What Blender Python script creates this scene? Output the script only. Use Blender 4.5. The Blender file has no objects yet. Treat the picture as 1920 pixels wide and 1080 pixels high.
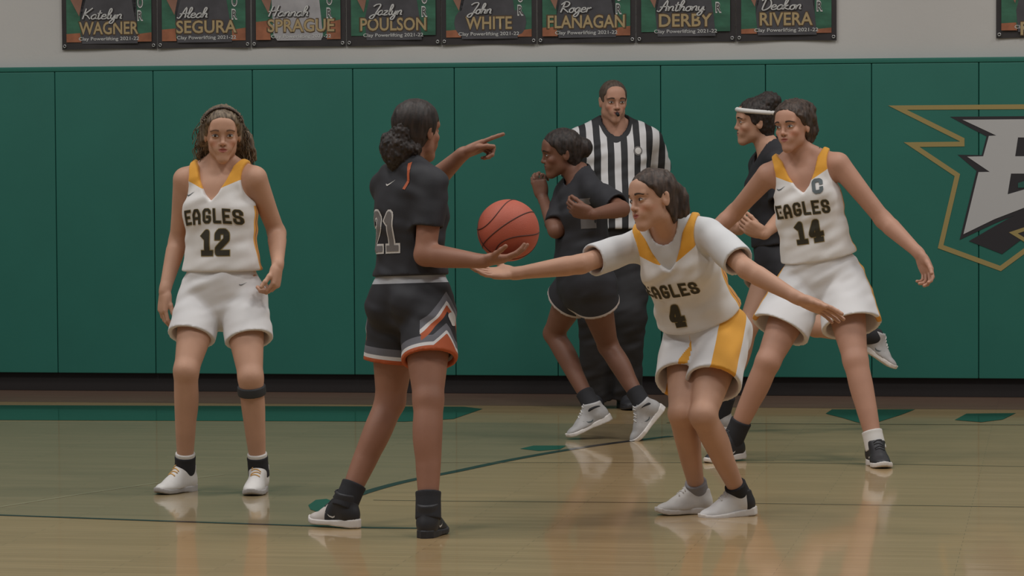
import bpy, bmesh, math, random
import numpy as np
from mathutils import Vector, Matrix
from mathutils.bvhtree import BVHTree
random.seed(7)
scene = bpy.context.scene
COL = scene.collection
# ------------------------------------------------------------------ camera
FPX = 6000.0
CAM_H = 1.41
PITCH = math.atan(250/FPX)
ROLL = math.radians(0.32)
_F = Vector((0, math.cos(PITCH), -math.sin(PITCH)))
_R0 = Vector((1, 0, 0)); _U0 = _R0.cross(_F)
_R = _R0*math.cos(ROLL) - _U0*math.sin(ROLL)
_U = _U0*math.cos(ROLL) + _R0*math.sin(ROLL)
CAM = Vector((0, 0, CAM_H))
cd = bpy.data.cameras.new('camera'); cam = bpy.data.objects.new('camera', cd); COL.objects.link(cam)
cd.sensor_width = 36.0; cd.lens = FPX/1920*36.0; cd.clip_end = 200
cam.matrix_world = Matrix(((_R.x, _U.x, -_F.x, CAM.x), (_R.y, _U.y, -_F.y, CAM.y), (_R.z, _U.z, -_F.z, CAM.z), (0, 0, 0, 1)))
scene.camera = cam
# ------------------------------------------------------------------ world and lights
scene.view_settings.view_transform = 'Standard'; scene.view_settings.look = 'None'
scene.view_settings.gamma = 1.0; scene.view_settings.use_curve_mapping = False
scene.view_settings.exposure = -0.75
w = bpy.data.worlds.new('gym_air'); scene.world = w; w.use_nodes = True
w.node_tree.nodes['Background'].inputs[0].default_value = (0.95, 0.97, 1.0, 1)
w.node_tree.nodes['Background'].inputs[1].default_value = 0.26
def area(name, loc, size, power, color=(1, 0.975, 0.94), rot=(0, 0, 0)):
    l = bpy.data.lights.new(name, 'AREA'); l.shape = 'RECTANGLE'; l.size = size[0]; l.size_y = size[1]
    l.energy = power; l.color = color
    o = bpy.data.objects.new(name, l); o.location = loc; o.rotation_euler = rot; COL.objects.link(o); return o
# gym high-bay lamps, two rows along the court
for i, x in enumerate((-9, -3, 3, 9)):
    area('gym_lamp', (x, 8.5, 8.5), (1.4, 1.4), 290)
    area('gym_lamp', (x, 13.5, 8.5), (1.4, 1.4), 290)
# ------------------------------------------------------------------ helpers
def ray(px, py):
    return _F + _R*((px-960)/FPX) + _U*((540-py)/FPX)
def at(px, py, depth):
    return CAM + ray(px, py)*depth
def on_plane_z(px, py, z):
    r = ray(px, py); return CAM + r*((z-CAM.z)/r.z)
def lin(c):
    return tuple(((x/255)/12.92 if x/255 <= .04045 else ((x/255+.055)/1.055)**2.4) for x in c)
def mat(name, rgb, rough=0.6, spec=0.4, noise=0.0, nscale=30.0, bump=0.0, bscale=200.0, metal=0.0, sheen=0.0, layers=(), emis=0, stretch=None, soft=None):
    m = bpy.data.materials.new(name); m.use_nodes = True
    nt = m.node_tree; N = nt.nodes; L = nt.links
    b = N['Principled BSDF']
    b.inputs['Roughness'].default_value = rough; b.inputs['Specular IOR Level'].default_value = spec
    b.inputs['Metallic'].default_value = metal
    if sheen: b.inputs['Sheen Weight'].default_value = sheen
    col = N.new('ShaderNodeRGB'); col.outputs[0].default_value = (*rgb, 1); out = col.outputs[0]
    tc = N.new('ShaderNodeTexCoord'); vec = tc.outputs['Object']
    if stretch:
        mp = N.new('ShaderNodeMapping'); mp.inputs['Scale'].default_value = stretch; L.new(vec, mp.inputs[0]); vec = mp.outputs[0]
    for (attr, bands) in layers:
        at_ = N.new('ShaderNodeAttribute'); at_.attribute_name = attr
        for (lo, hi, c) in bands:
            if soft and attr in soft:
                mr = N.new('ShaderNodeMapRange'); mr.inputs[1].default_value = lo; mr.inputs[2].default_value = hi
                L.new(at_.outputs['Fac'], mr.inputs[0]); fac = mr.outputs[0]
            else:
                g = N.new('ShaderNodeMath'); g.operation = 'GREATER_THAN'; g.inputs[1].default_value = lo
                l = N.new('ShaderNodeMath'); l.operation = 'LESS_THAN'; l.inputs[1].default_value = hi
                mu = N.new('ShaderNodeMath'); mu.operation = 'MULTIPLY'
                L.new(at_.outputs['Fac'], g.inputs[0]); L.new(at_.outputs['Fac'], l.inputs[0]); L.new(g.outputs[0], mu.inputs[0]); L.new(l.outputs[0], mu.inputs[1]); fac = mu.outputs[0]
            mx = N.new('ShaderNodeMix'); mx.data_type = 'RGBA'; L.new(fac, mx.inputs[0]); L.new(out, mx.inputs[6]); mx.inputs[7].default_value = (*c, 1); out = mx.outputs[2]
    if noise:
        nz = N.new('ShaderNodeTexNoise'); nz.inputs['Scale'].default_value = nscale; nz.inputs['Detail'].default_value = 4; L.new(vec, nz.inputs['Vector'])
        mr = N.new('ShaderNodeMapRange'); mr.inputs[1].default_value = .3; mr.inputs[2].default_value = .7; mr.inputs[3].default_value = 1-noise; mr.inputs[4].default_value = 1+noise
        L.new(nz.outputs[0], mr.inputs[0])
        vm = N.new('ShaderNodeVectorMath'); vm.operation = 'SCALE'; L.new(out, vm.inputs[0]); L.new(mr.outputs[0], vm.inputs['Scale']); out = vm.outputs[0]
    L.new(out, b.inputs['Base Color'])
    if bump:
        nz = N.new('ShaderNodeTexNoise'); nz.inputs['Scale'].default_value = bscale; L.new(vec, nz.inputs['Vector'])
        bp = N.new('ShaderNodeBump'); bp.inputs['Strength'].default_value = bump; bp.inputs['Distance'].default_value = .002
        L.new(nz.outputs[0], bp.inputs['Height']); L.new(bp.outputs[0], b.inputs['Normal'])
    if emis:
        b.inputs['Emission Color'].default_value = (*rgb, 1); b.inputs['Emission Strength'].default_value = emis
    return m
def tag(o, label=None, cat=None, group=None, kind=None):
    if label: o['label'] = label
    if cat: o['category'] = cat
    if group: o['group'] = group
    if kind: o['kind'] = kind
    return o
def empty(name, loc, label=None, cat=None, group=None, kind=None):
    o = bpy.data.objects.new(name, None); o.empty_display_size = .1; COL.objects.link(o); o.location = loc
    return tag(o, label, cat, group, kind)
def obj(name, me, m=None, parent=None):
    o = bpy.data.objects.new(name, me); COL.objects.link(o)
    if m: me.materials.append(m)
    if parent: o.parent = parent
    return o
def quick_mesh(name, V, Fc, smooth=False):
    me = bpy.data.meshes.new(name); me.from_pydata([tuple(v) for v in V], [], [tuple(f) for f in Fc])
    if smooth: me.polygons.foreach_set('use_smooth', [True]*len(me.polygons))
    me.update(); return me
def array_mesh(name, V, Q, attrs=None, origin=(0, 0, 0)):
    me = bpy.data.meshes.new(name); nv = len(V); nq = len(Q)
    V = (V-np.array(origin)).astype(np.float32)
    me.vertices.add(nv); me.vertices.foreach_set('co', V.ravel())
    me.loops.add(nq*4); me.loops.foreach_set('vertex_index', Q.ravel().astype(np.int32))
    me.polygons.add(nq); me.polygons.foreach_set('loop_start', np.arange(0, nq*4, 4, dtype=np.int32)); me.polygons.foreach_set('loop_total', np.full(nq, 4, dtype=np.int32))
    me.polygons.foreach_set('use_smooth', np.ones(nq, dtype=bool))
    me.update(calc_edges=True)
    if attrs:
        for k, a in attrs.items():
            A = me.attributes.new(k, 'FLOAT', 'POINT'); A.data.foreach_set('value', np.asarray(a, dtype=np.float32))
    return me
# ------------------------------------------------------------------ distance fields -> one continuous mesh
def npv(v): return np.array([v[0], v[1], v[2]], dtype=np.float64)
def unit(v):
    v = npv(v); return v/np.linalg.norm(v)
class Op:
    def __init__(s, kind, fn, lo, hi, k): s.kind = kind; s.fn = fn; s.lo = lo; s.hi = hi; s.k = k
def limb(a, b, prof, k=0.02, kind='add', flat=None):
    a = npv(a); b = npv(b); ba = b-a; l2 = ba@ba
    if isinstance(prof[0], (int, float)): prof = [(i/(len(prof)-1), r) for i, r in enumerate(prof)]
    ts = [p[0] for p in prof]; rs = [p[1] for p in prof]; R = max(rs)*(1/flat[1] if flat and flat[1] > 1 else 1)
    if flat and flat[1] > 1: R = max(rs)*flat[1]
    fn_n = unit(flat[0]) if flat else None
    def fn(X, Y, Z):
        x = X-a[0]; y = Y-a[1]; z = Z-a[2]
        t = np.clip((x*ba[0]+y*ba[1]+z*ba[2])/l2, 0, 1)
        r = np.interp(t, ts, rs)
        x = x-t*ba[0]; y = y-t*ba[1]; z = z-t*ba[2]
        if flat is None: return np.sqrt(x*x+y*y+z*z)-r
        q = x*fn_n[0]+y*fn_n[1]+z*fn_n[2]; s = q/flat[1]-q
        x = x+s*fn_n[0]; y = y+s*fn_n[1]; z = z+s*fn_n[2]
        return (np.sqrt(x*x+y*y+z*z)-r)*min(1.0, flat[1])
    return Op(kind, fn, np.minimum(a, b)-R, np.maximum(a, b)+R, k)
def ell(c, R, rad, k=0.02, kind='add'):
    c = npv(c); M = np.array([npv(r) for r in R]); rad = np.array(rad, dtype=float); mx = rad.max()
    def fn(X, Y, Z):
        x = X-c[0]; y = Y-c[1]; z = Z-c[2]
        q = [(M[i, 0]*x+M[i, 1]*y+M[i, 2]*z)/rad[i] for i in range(3)]
        k0 = np.sqrt(q[0]**2+q[1]**2+q[2]**2)
        k1 = np.sqrt((q[0]/rad[0])**2+(q[1]/rad[1])**2+(q[2]/rad[2])**2)+1e-9
        return k0*(k0-1)/k1
    return Op(kind, fn, c-mx, c+mx, k)
BIG3 = np.array([99., 99., 99.])
def cut(p, n, k=0.004):          # removes the side the normal points to
    p = npv(p); n = unit(n)
    def fn(X, Y, Z): return -((X-p[0])*n[0]+(Y-p[1])*n[1]+(Z-p[2])*n[2])
    return Op('sub', fn, -BIG3, BIG3, k)
def custom(fn, lo, hi, k=0.004, kind='sub'): return Op(kind, fn, npv(lo), npv(hi), k)
class Grid:
    def __init__(s, lo, hi, h):
        s.h = h; s.o = np.floor(npv(lo)/h)*h; s.n = np.ceil((npv(hi)-s.o)/h).astype(int)+1
        s.d = np.full(s.n, 0.06, dtype=np.float32)
    def run(s, ops):
        for op in ops:
            if not isinstance(op, Op): s.near(op, .03); continue
            m = op.k+2.5*s.h
            i0 = np.maximum(0, np.floor((op.lo-m-s.o)/s.h).astype(int)); i1 = np.minimum(s.n, np.ceil((op.hi+m-s.o)/s.h).astype(int)+1)
            if (i1 <= i0).any(): continue
            ax = [(s.o[j]+s.h*np.arange(i0[j], i1[j])).astype(np.float32) for j in range(3)]
            dn = op.fn(ax[0][:, None, None], ax[1][None, :, None], ax[2][None, None, :]).astype(np.float32)
            sl = tuple(slice(i0[j], i1[j]) for j in range(3)); old = s.d[sl]; k = max(op.k, 1e-5)
            if op.kind == 'add':
                t = np.clip(.5+.5*(dn-old)/k, 0, 1); s.d[sl] = dn*(1-t)+old*t-k*t*(1-t)
            else:
                dn = -dn; t = np.clip(.5-.5*(dn-old)/k, 0, 1); s.d[sl] = dn*(1-t)+old*t+k*t*(1-t)
        return s
    def near(s, fn, band=0.03):
        idx = np.argwhere(np.abs(s.d) < band)
        P = s.o+idx*s.h
        s.d[idx[:, 0], idx[:, 1], idx[:, 2]] += fn(P).astype(np.float32)
        return s
    def mesh(s):
        d = s.d.copy(); d[0] = d[-1] = .05; d[:, 0] = d[:, -1] = .05; d[:, :, 0] = d[:, :, -1] = .05
        I = d < 0
        cnt = np.zeros(np.array(d.shape)-1, dtype=np.int8)
        for a in (0, 1):
            for b in (0, 1):
                for c in (0, 1): cnt += I[a:I.shape[0]-1+a, b:I.shape[1]-1+b, c:I.shape[2]-1+c]
        act = (cnt > 0) & (cnt < 8); cells = np.argwhere(act)
        ids = np.full(act.shape, -1, dtype=np.int32); ids[act] = np.arange(len(cells))
        cor = {}
        for a in (0, 1):
            for b in (0, 1):
                for c in (0, 1): cor[a, b, c] = d[cells[:, 0]+a, cells[:, 1]+b, cells[:, 2]+c]
        acc = np.zeros((len(cells), 3)); num = np.zeros(len(cells))
        for ax in range(3):
            for u in (0, 1):
                for v in (0, 1):
                    p0 = [0, 0, 0]; o2 = [j for j in range(3) if j != ax]; p0[o2[0]] = u; p0[o2[1]] = v; p1 = list(p0); p1[ax] = 1
                    A = cor[tuple(p0)]; B = cor[tuple(p1)]; cr = (A < 0) != (B < 0)
                    t = np.where(cr, A/(A-B+1e-12), 0)
                    for j in range(3): acc[:, j] += np.where(cr, (t if j == ax else p0[j]), 0)
                    num += cr
        V = s.o+s.h*(cells+acc/num[:, None])
        Q = []
        def g(a, b, c): return ids[a, b, c]
        for ax, (u, v) in enumerate(((1, 2), (2, 0), (0, 1))):
            sl0 = [slice(None)]*3; sl1 = [slice(None)]*3; sl0[ax] = slice(0, -1); sl1[ax] = slice(1, None)
            E = I[tuple(sl0)] != I[tuple(sl1)]; e = np.argwhere(E)
            ok = (e[:, u] > 0) & (e[:, v] > 0) & (e[:, u] < I.shape[u]-1) & (e[:, v] < I.shape[v]-1); e = e[ok]
            def cid(du, dv):
                q = e.copy(); q[:, u] += du; q[:, v] += dv; return ids[q[:, 0], q[:, 1], q[:, 2]]
            q = np.stack([cid(-1, -1), cid(0, -1), cid(0, 0), cid(-1, 0)], 1)
            inside = I[e[:, 0], e[:, 1], e[:, 2]]
            q[~inside] = q[~inside][:, ::-1]; Q.append(q)
        return V, np.concatenate(Q)
def bounds(ops):
    A = [o for o in ops if isinstance(o, Op) and o.kind == 'add']
    return np.min([o.lo for o in A], 0)-.02, np.max([o.hi for o in A], 0)+.02
def keep(V, Q, mask):
    q = Q[mask[Q].all(1)]; used = np.unique(q); mp = np.full(len(V), -1); mp[used] = np.arange(len(used))
    return V[used], mp[q]
def relax(V, Q, n=1):
    for _ in range(n):
        acc = np.zeros_like(V); c = np.zeros(len(V))
        for i in range(4):
            a = Q[:, i]; b = Q[:, (i+1) % 4]
            for j in range(3):
                acc[:, j] += np.bincount(a, V[b, j], len(V))+np.bincount(b, V[a, j], len(V))
            c += np.bincount(a, minlength=len(V))+np.bincount(b, minlength=len(V))
        V = .5*V+.5*acc/np.maximum(c, 1)[:, None]
    return V
_lat = np.random.RandomState(3).rand(32, 32, 32).astype(np.float32)
def vnoise(P, scale, seed=0):
    q = P*(1/np.array(scale))+seed*7.31; i = np.floor(q).astype(int); f = q-i; f = f*f*(3-2*f); r = 0
    for a in (0, 1):
        for b in (0, 1):
            for c in (0, 1):
                wgt = (f[:, 0] if a else 1-f[:, 0])*(f[:, 1] if b else 1-f[:, 1])*(f[:, 2] if c else 1-f[:, 2])
                r = r+wgt*_lat[(i[:, 0]+a) % 32, (i[:, 1]+b) % 32, (i[:, 2]+c) % 32]
    return r-.5
# ------------------------------------------------------------------ lettering
GL = {
 'E': (.72, [[(.1, .1), (.1, .9)], [(.1, .9), (.64, .9)], [(.1, .5), (.5, .5)], [(.1, .1), (.64, .1)]]),
 'A': (.80, [[(.1, .06), (.1, .62), (.26, .9), (.5, .9), (.66, .62), (.66, .06)], [(.1, .38), (.66, .38)]]),
 'G': (.76, [[(.64, .72), (.64, .8), (.52, .9), (.22, .9), (.1, .78), (.1, .22), (.22, .1), (.52, .1), (.64, .22), (.64, .44), (.42, .44)]]),
 'L': (.70, [[(.1, .9), (.1, .1), (.62, .1)]]),
 'S': (.74, [[(.62, .7), (.62, .8), (.5, .9), (.22, .9), (.1, .8), (.1, .62), (.22, .52), (.5, .48), (.62, .38), (.62, .2), (.5, .1), (.22, .1), (.1, .2), (.1, .3)]]),
 'C': (.76, [[(.64, .68), (.64, .8), (.52, .9), (.22, .9), (.1, .78), (.1, .22), (.22, .1), (.52, .1), (.64, .2), (.64, .32)]]),
 '1': (.66, [[(.12, .74), (.33, .88), (.33, .1)], [(.1, .1), (.56, .1)]]),
 '2': (.76, [[(.1, .68), (.1, .8), (.22, .9), (.5, .9), (.62, .8), (.62, .6), (.1, .26), (.1, .1), (.64, .1)]]),
 '4': (.80, [[(.5, .1), (.5, .88), (.4, .88), (.1, .42), (.1, .34), (.7, .34)], [(.34, .1), (.66, .1)]]),
}
def glyph_quads(text, height, th, widthscale=1.0, gap=.26):
    quads = []; x = 0
    for ch in text:
        wd, st = GL[ch]
        for path in st:
            jn = [np.array([p[0]*widthscale+x, p[1]]) for p in path[1:-1]]
            for c in jn:
                oc = [c+th*.5*np.array([math.cos(a*math.pi/4+.39), math.sin(a*math.pi/4+.39)]) for a in range(8)]
                quads += [[c, oc[a], oc[(a+1) % 8], c] for a in range(8)]
            for si, (p, q) in enumerate(zip(path[:-1], path[1:])):
                p = np.array([p[0]*widthscale+x, p[1]]); q = np.array([q[0]*widthscale+x, q[1]])
                d = q-p; L = np.linalg.norm(d); d = d/L; n = np.array([-d[1], d[0]])
                p2 = p-d*th*(.46 if si == 0 else 0); q2 = q+d*th*(.46 if si == len(path)-2 else 0); m = max(1, int(L*height/.012))
                for i in range(m):
                    a = p2+(q2-p2)*i/m; b = p2+(q2-p2)*(i+1)/m
                    for (s0, s1) in ((-.5, 0), (0, .5)):
                        quads.append([a+n*th*s0, b+n*th*s0, b+n*th*s1, a+n*th*s1])
        x += wd*widthscale+gap*0.6
    W = x-gap*.6
    return [[((c[0]-W/2)*height, (c[1]-.5)*height) for c in q] for q in quads]
def poly_fan(pts, rings=3):
    c = np.mean(pts, 0); quads = []
    n = len(pts); P = [np.array(p) for p in pts]
    for r in range(rings):
        f0 = 1-r/rings; f1 = 1-(r+1)/rings
        for i in range(n):
            a, b = P[i], P[(i+1) % n]
            quads.append([c+(a-c)*f0, c+(b-c)*f0, c+(b-c)*f1, c+(a-c)*f1])
    return quads
def decal(name, quads, bvh, org, U, Vv, Nn, m, parent, base, off=.0015, reach=.25, curve=0.0):
    V = []; Fc = []; idx = {}
    for q in quads:
        f = []
        for c in q:
            key = (round(float(c[0]), 5), round(float(c[1]), 5))
            if key not in idx:
                x, y = float(c[0]), float(c[1]); y -= curve*x*x
                o = Vector(org)+Vector(U)*x+Vector(Vv)*y+Vector(Nn)*reach
                h = bvh.ray_cast(o, -Vector(Nn), reach*2)
                if h[0] is None: idx[key] = None
                else:
                    nn = h[1] if h[1].dot(Vector(Nn)) > 0 else Vector(Nn)
                    idx[key] = len(V); V.append(h[0]+(nn*.6+Vector(Nn)*.4)*off-Vector(base))
            f.append(idx[key])
        if None in f: continue
        g = [];  [g.append(i) for i in f if i not in g]
        if len(g) > 2: Fc.append(g)
    if not V: print('decal missed', name); return None
    return obj(name, quick_mesh(name, V, Fc, True), m, parent)
def tube_verts(pts, r, seg=8, closed=False, caps=True):
    V = []; Fc = []; n = len(pts); pts = [Vector(p) for p in pts]; rr = r if hasattr(r, '__len__') else [r]*n
    up = None
    for i, p in enumerate(pts):
        a = pts[(i-1) % n] if (closed or i > 0) else p; b = pts[(i+1) % n] if (closed or i < n-1) else p
        t = (b-a).normalized()
        if up is None: up = t.orthogonal().normalized()
        up = (up-t*up.dot(t)).normalized(); s = t.cross(up)
        for k in range(seg):
            an = 2*math.pi*k/seg; V.append(p+(up*math.cos(an)+s*math.sin(an))*rr[i])
    for i in range(n if closed else n-1):
        for k in range(seg):
            a = i*seg+k; b = i*seg+(k+1) % seg; c = ((i+1) % n)*seg+(k+1) % seg; d = ((i+1) % n)*seg+k; Fc.append((a, b, c, d))
    if caps and not closed:
        Fc.append(tuple(reversed(range(seg)))); Fc.append(tuple(range((n-1)*seg, n*seg)))
    return V, Fc
def multi_tubes(name, list_pts, r, m, parent, seg=6, base=(0, 0, 0)):
    V = []; Fc = []
    for i, pts in enumerate(list_pts):
        v, f = tube_verts(pts, r[i] if isinstance(r, list) else r, seg); o = len(V)
        V += [x-Vector(base) for x in v]; Fc += [tuple(i+o for i in q) for q in f]
    return obj(name, quick_mesh(name, V, Fc, True), m, parent)
# ------------------------------------------------------------------ people
def frame(U, psi):
    U = unit(U); f = np.array([math.sin(psi), -math.cos(psi), 0.0]); f = f-U*(f@U); f = f/np.linalg.norm(f)
    return np.cross(U, f), f, U          # left, front, up
def solve_ray(start, px, py, length, sign):
    r = npv(ray(px, py)); o = npv(CAM)-npv(start); a = r@r; b = 2*(r@o); c = o@o-length*length; D = b*b-4*a*c
    if D < 0: t = -b/(2*a)
    else: t = (-b+sign*math.sqrt(D))/(2*a)
    return npv(CAM)+r*t
def knee_ray(hip, ank, px, py, Lt, Ls, fwd):
    r = npv(ray(px, py)); best = None; t0 = (hip[1]+ank[1])/2/r[1]
    for dt in np.arange(-.6, .6, .01):
        K = npv(CAM)+r*(t0+dt); c = (np.linalg.norm(K-hip)-Lt)**2+(np.linalg.norm(K-ank)-Ls)**2-.02*((K-(hip+ank)/2)@fwd)
        if best is None or c < best[0]: best = (c, K)
    return best[1]
def xyz(p, q): return p+q
class Person: pass
def solve(c):
    J = Person(); S = c['S']; J.S = S; J.c = c
    J.P = npv(at(*c['P'], c['dP'])); J.N = npv(at(*c['N'], c['dP']+c.get('dN', 0)))
    U = unit(J.N-J.P); J.T = np.linalg.norm(J.N-J.P)
    J.lp, J.fp, J.U = frame(U, math.radians(c['psiP'])); J.lc, J.fc, _ = frame(U, math.radians(c['psiC']))
    J.a = lambda x, l=0, f=0: J.P+J.U*(x*J.T)+J.lc*l*S+J.fc*f*S
    sw = c.get('sw', .165)
    J.sh = {}; J.el = {}; J.wr = {}; J.hip = {}; J.kn = {}; J.an = {}; J.ft = {}
    for s, sg in (('L', 1), ('R', -1)):
        o = c.get('sho', {}).get(s, (0, 0, 0))
        J.sh[s] = J.N+J.lc*(sg*sw+o[0])*S+J.fc*o[1]*S-J.U*(.055-o[2])*S
        e = c['arm'][s]
        J.el[s] = solve_ray(J.sh[s], e[0][0], e[0][1], .285*S, e[0][2]); J.wr[s] = solve_ray(J.el[s], e[1][0], e[1][1], .25*S, e[1][2])
        J.hip[s] = J.P+J.lp*sg*.085*S-J.U*.015
        L = c['leg'][s]
        if L[1][2] == 'g': A = npv(on_plane_z(L[1][0], L[1][1], L[1][3] if len(L[1]) > 3 else .088*S))
        else: A = npv(at(L[1][0], L[1][1], c['dP']+L[1][2]))
        J.an[s] = A
        J.kn[s] = knee_ray(J.hip[s], A, L[0][0], L[0][1], .41*S, .40*S, J.fp)
        yaw, pitch = math.radians(L[2]), math.radians(L[3])
        f = np.array([math.sin(yaw), -math.cos(yaw), 0]); up = np.array([0, 0, 1.]); 
        ff = f*math.cos(pitch)-up*math.sin(pitch); uu = up*math.cos(pitch)+f*math.sin(pitch)
        J.ft[s] = (ff, np.cross(uu, ff), uu)          # toe dir, left dir, up
        print(c['key'], s, 'thigh %.2f shin %.2f uarm %.2f farm %.2f ankz %.2f dpt %.2f' % (np.linalg.norm(J.kn[s]-J.hip[s])/S, np.linalg.norm(J.kn[s]-A)/S, np.linalg.norm(J.el[s]-J.sh[s])/S, np.linalg.norm(J.wr[s]-J.el[s])/S, A[2], A[1]-J.P[1]))
    h = c['head']; J.H = npv(at(h[0], h[1], c['dP']+c.get('dH', c.get('dN', 0)*1.25)))
    y, p, r = [math.radians(v) for v in h[2:5]]
    f = np.array([math.sin(y)*math.cos(p), -math.cos(y)*math.cos(p), math.sin(p)]); l0 = np.cross([0, 0, 1.], f); l0 /= np.linalg.norm(l0); u0 = np.cross(f, l0)
    l = l0*math.cos(r)+u0*math.sin(r); u = u0*math.cos(r)-l0*math.sin(r)
    J.hl, J.hf, J.hu = l, f, u; hs = c.get('hs', 1.0); J.hs = hs
    J.h = lambda x, yy, z: J.H+(l*x+f*yy+u*z)*hs
    print(c['key'], 'torso %.2f neck %.2f' % (J.T/S, np.linalg.norm(J.H-J.N)/S))
    return J
def torso_ops(J, e=0.0, k=.03):
    S = J.S; R = (J.lc, J.fc, J.U); RP = (J.lp, J.fp, J.U); male = J.c.get('male'); w = J.c.get('wide', 1.0)
    def rr(*r): return [(x*S+e) for x in r]
    o = [ell(J.a(.06), RP, rr(.152*w, .102*w, .105), k), limb(J.a(.12), J.a(.6), [(0, .142*S*w+e), (.5, (.122 if not male else .15)*S*w+e), (1, .134*S*w+e)], k, flat=(J.fc, .76)),
         ell(J.a(.62), R, rr(.137*w, .100*w, .15), k), ell(J.a(.82), R, rr(.150*w, .086, .085), k)]
    for sg in (1, -1):
        s = 'L' if sg > 0 else 'R'
        o.append(ell(J.P+J.lp*sg*.072*S-J.fp*.048*S-J.U*.03*S, RP, rr(.082, .080, .092), k))
        if not male: o.append(ell(J.a(.66, sg*.068, .068), R, rr(.056, .046, .055), k))
        else: o.append(ell(J.a(.74, sg*.07, .05), R, rr(.075, .05, .06), k))
        o.append(limb(J.a(.93, sg*.03, -.005), J.sh[s]-J.lc*sg*.01*S, [.052*S+e, .047*S+e], k))
        o.append(limb(J.N+J.U*.05*S-J.fc*.012*S, J.N+(J.sh[s]-J.N)*.7+J.U*.02*S-J.fc*.01, [.036*S+e, .030*S+e], k))
    if male: o.append(ell(J.a(.3, 0, .045), R, rr(.13*w, .095*w, .13), .05))
    return o
def arm_ops(J, s, e=0.0, upto=1.0):
    S = J.S; q = J.c.get('limb', 1.0)*S; sh, el_, wr = J.sh[s], J.el[s], J.wr[s]
    end = sh+(el_-sh)*upto
    ts = [0, .3, .6, 1.0]; rs = [.051, .046, .041, .037]
    o = [limb(sh, end, [(t, np.interp(t*upto, ts, rs)*q+e) for t in (0, .3, .6, 1)], .025)]
    if upto >= 1: o.append(limb(el_, wr, [(0, .037*q+e), (.22, .041*q+e), (.6, .033*q+e), (1, .0245*q+e)], .02))
    return o
def calf_back(J, s):
    d = unit(J.an[s]-J.kn[s]); th = unit(J.kn[s]-J.hip[s]); f = J.ft[s][0]; b = -f+d*(f@d)
    b2 = th-d*(th@d)                       # thigh direction leans forward of the shin when the knee bends
    v = b-b2*2.0; v = v-d*(v@d); return unit(v)
def leg_ops(J, s, e=0.0):
    S = J.S; q = J.c.get('legw', 1.0)*S; H, K, A = J.hip[s], J.kn[s], J.an[s]; b = calf_back(J, s)
    o = [limb(H, K, [(0, .094*q+e), (.3, .087*q+e), (.7, .066*q+e), (1, .051*q+e)], .03),
         limb(K, A, [(0, .052*q+e), (.25, .050*q+e), (.6, .043*q+e), (.88, .034*q+e), (1, .036*q+e)], .02)]
    d = unit(A-K); c = K+(A-K)*.30+b*.020*S; l = np.cross(d, b)
    o.append(ell(c, (l, b, d), (.043*q+e, .040*q+e, .115*S+e), .02))
    o.append(ell(K-b*.018*S, (l, b, d), (.031*q+e, .022*q+e, .036*S+e), .02))
    return o
def foot_ops(J, s):
    S = J.S; f, l, u = J.ft[s]; A = J.an[s]
    return [limb(A-u*.03*S, A+f*.12*S-u*.062*S, [.030*S, .022*S, .016*S], .02), limb(A, A-f*.02*S-u*.045*S, [.034*S, .026*S], .02)]
def hand_ops(J, s):
    S = J.S*J.c.get('hand_s', 1.0); W = J.wr[s]; x0, n0, curls, spread, thumb = J.c['hand'][s]
    x = unit(x0); n = npv(n0); n = unit(n-x*(n@x)); t = np.cross(x, n)*(1 if s == 'R' else -1)
    o = [limb(W-unit(W-J.el[s])*.01, W+x*.025*S, [.0255*S, .025*S], .015, flat=(n, .8))]
    tp = [.031, .0105, -.011, -.031]; seg = [(.043, .026, .021), (.047, .030, .023), (.043, .027, .022), (.034, .021, .019)]; rad = [.0088, .009, .0086, .0078]
    o.append(ell(W+x*.055*S-n*.0, (x, n, t), (.05*S, .0165*S, .04*S), .012))
    for i in range(4):
        kn = W+x*(.092-.004*abs(i-1))*S+t*tp[i]*S*.92; r = rad[i]*S
        o.append(limb(W+x*.03*S+t*tp[i]*.6*S, kn, [.0125*S, .0105*S], .01))
        d = unit(x+t*(1.5-i)*spread); mm = unit(n-d*(n@d)); p = kn; cu = curls[i] if hasattr(curls, '__len__') else curls
        for j in range(3):
            g = cu*(.75, 1.0, .7)[j]
            d, mm = d*math.cos(g)+mm*math.sin(g), mm*math.cos(g)-d*math.sin(g)
            q = p+d*seg[i][j]*S; o.append(limb(p, q, [r*(1.03-.06*j), r*(.97-.06*j)], .003)); p = q
    o.append(ell(W+x*.035*S+t*.022*S+n*.008*S, (x, n, t), (.034*S, .017*S, .019*S), .01))
    sp, cl = thumb
    d = unit(x*.75+t*sp+n*.25); p = W+x*.03*S+t*.022*S+n*.006*S
    for j, L in enumerate((.038, .033, .027)):
        q = p+d*L*S; o.append(limb(p, q, [(.0125-.0015*j)*S, (.0110-.0012*j)*S], .006)); p = q; d = unit(d+(n*.5+x*.5-t*.4)*cl*(.4 if j == 0 else .8))
    return o
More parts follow.
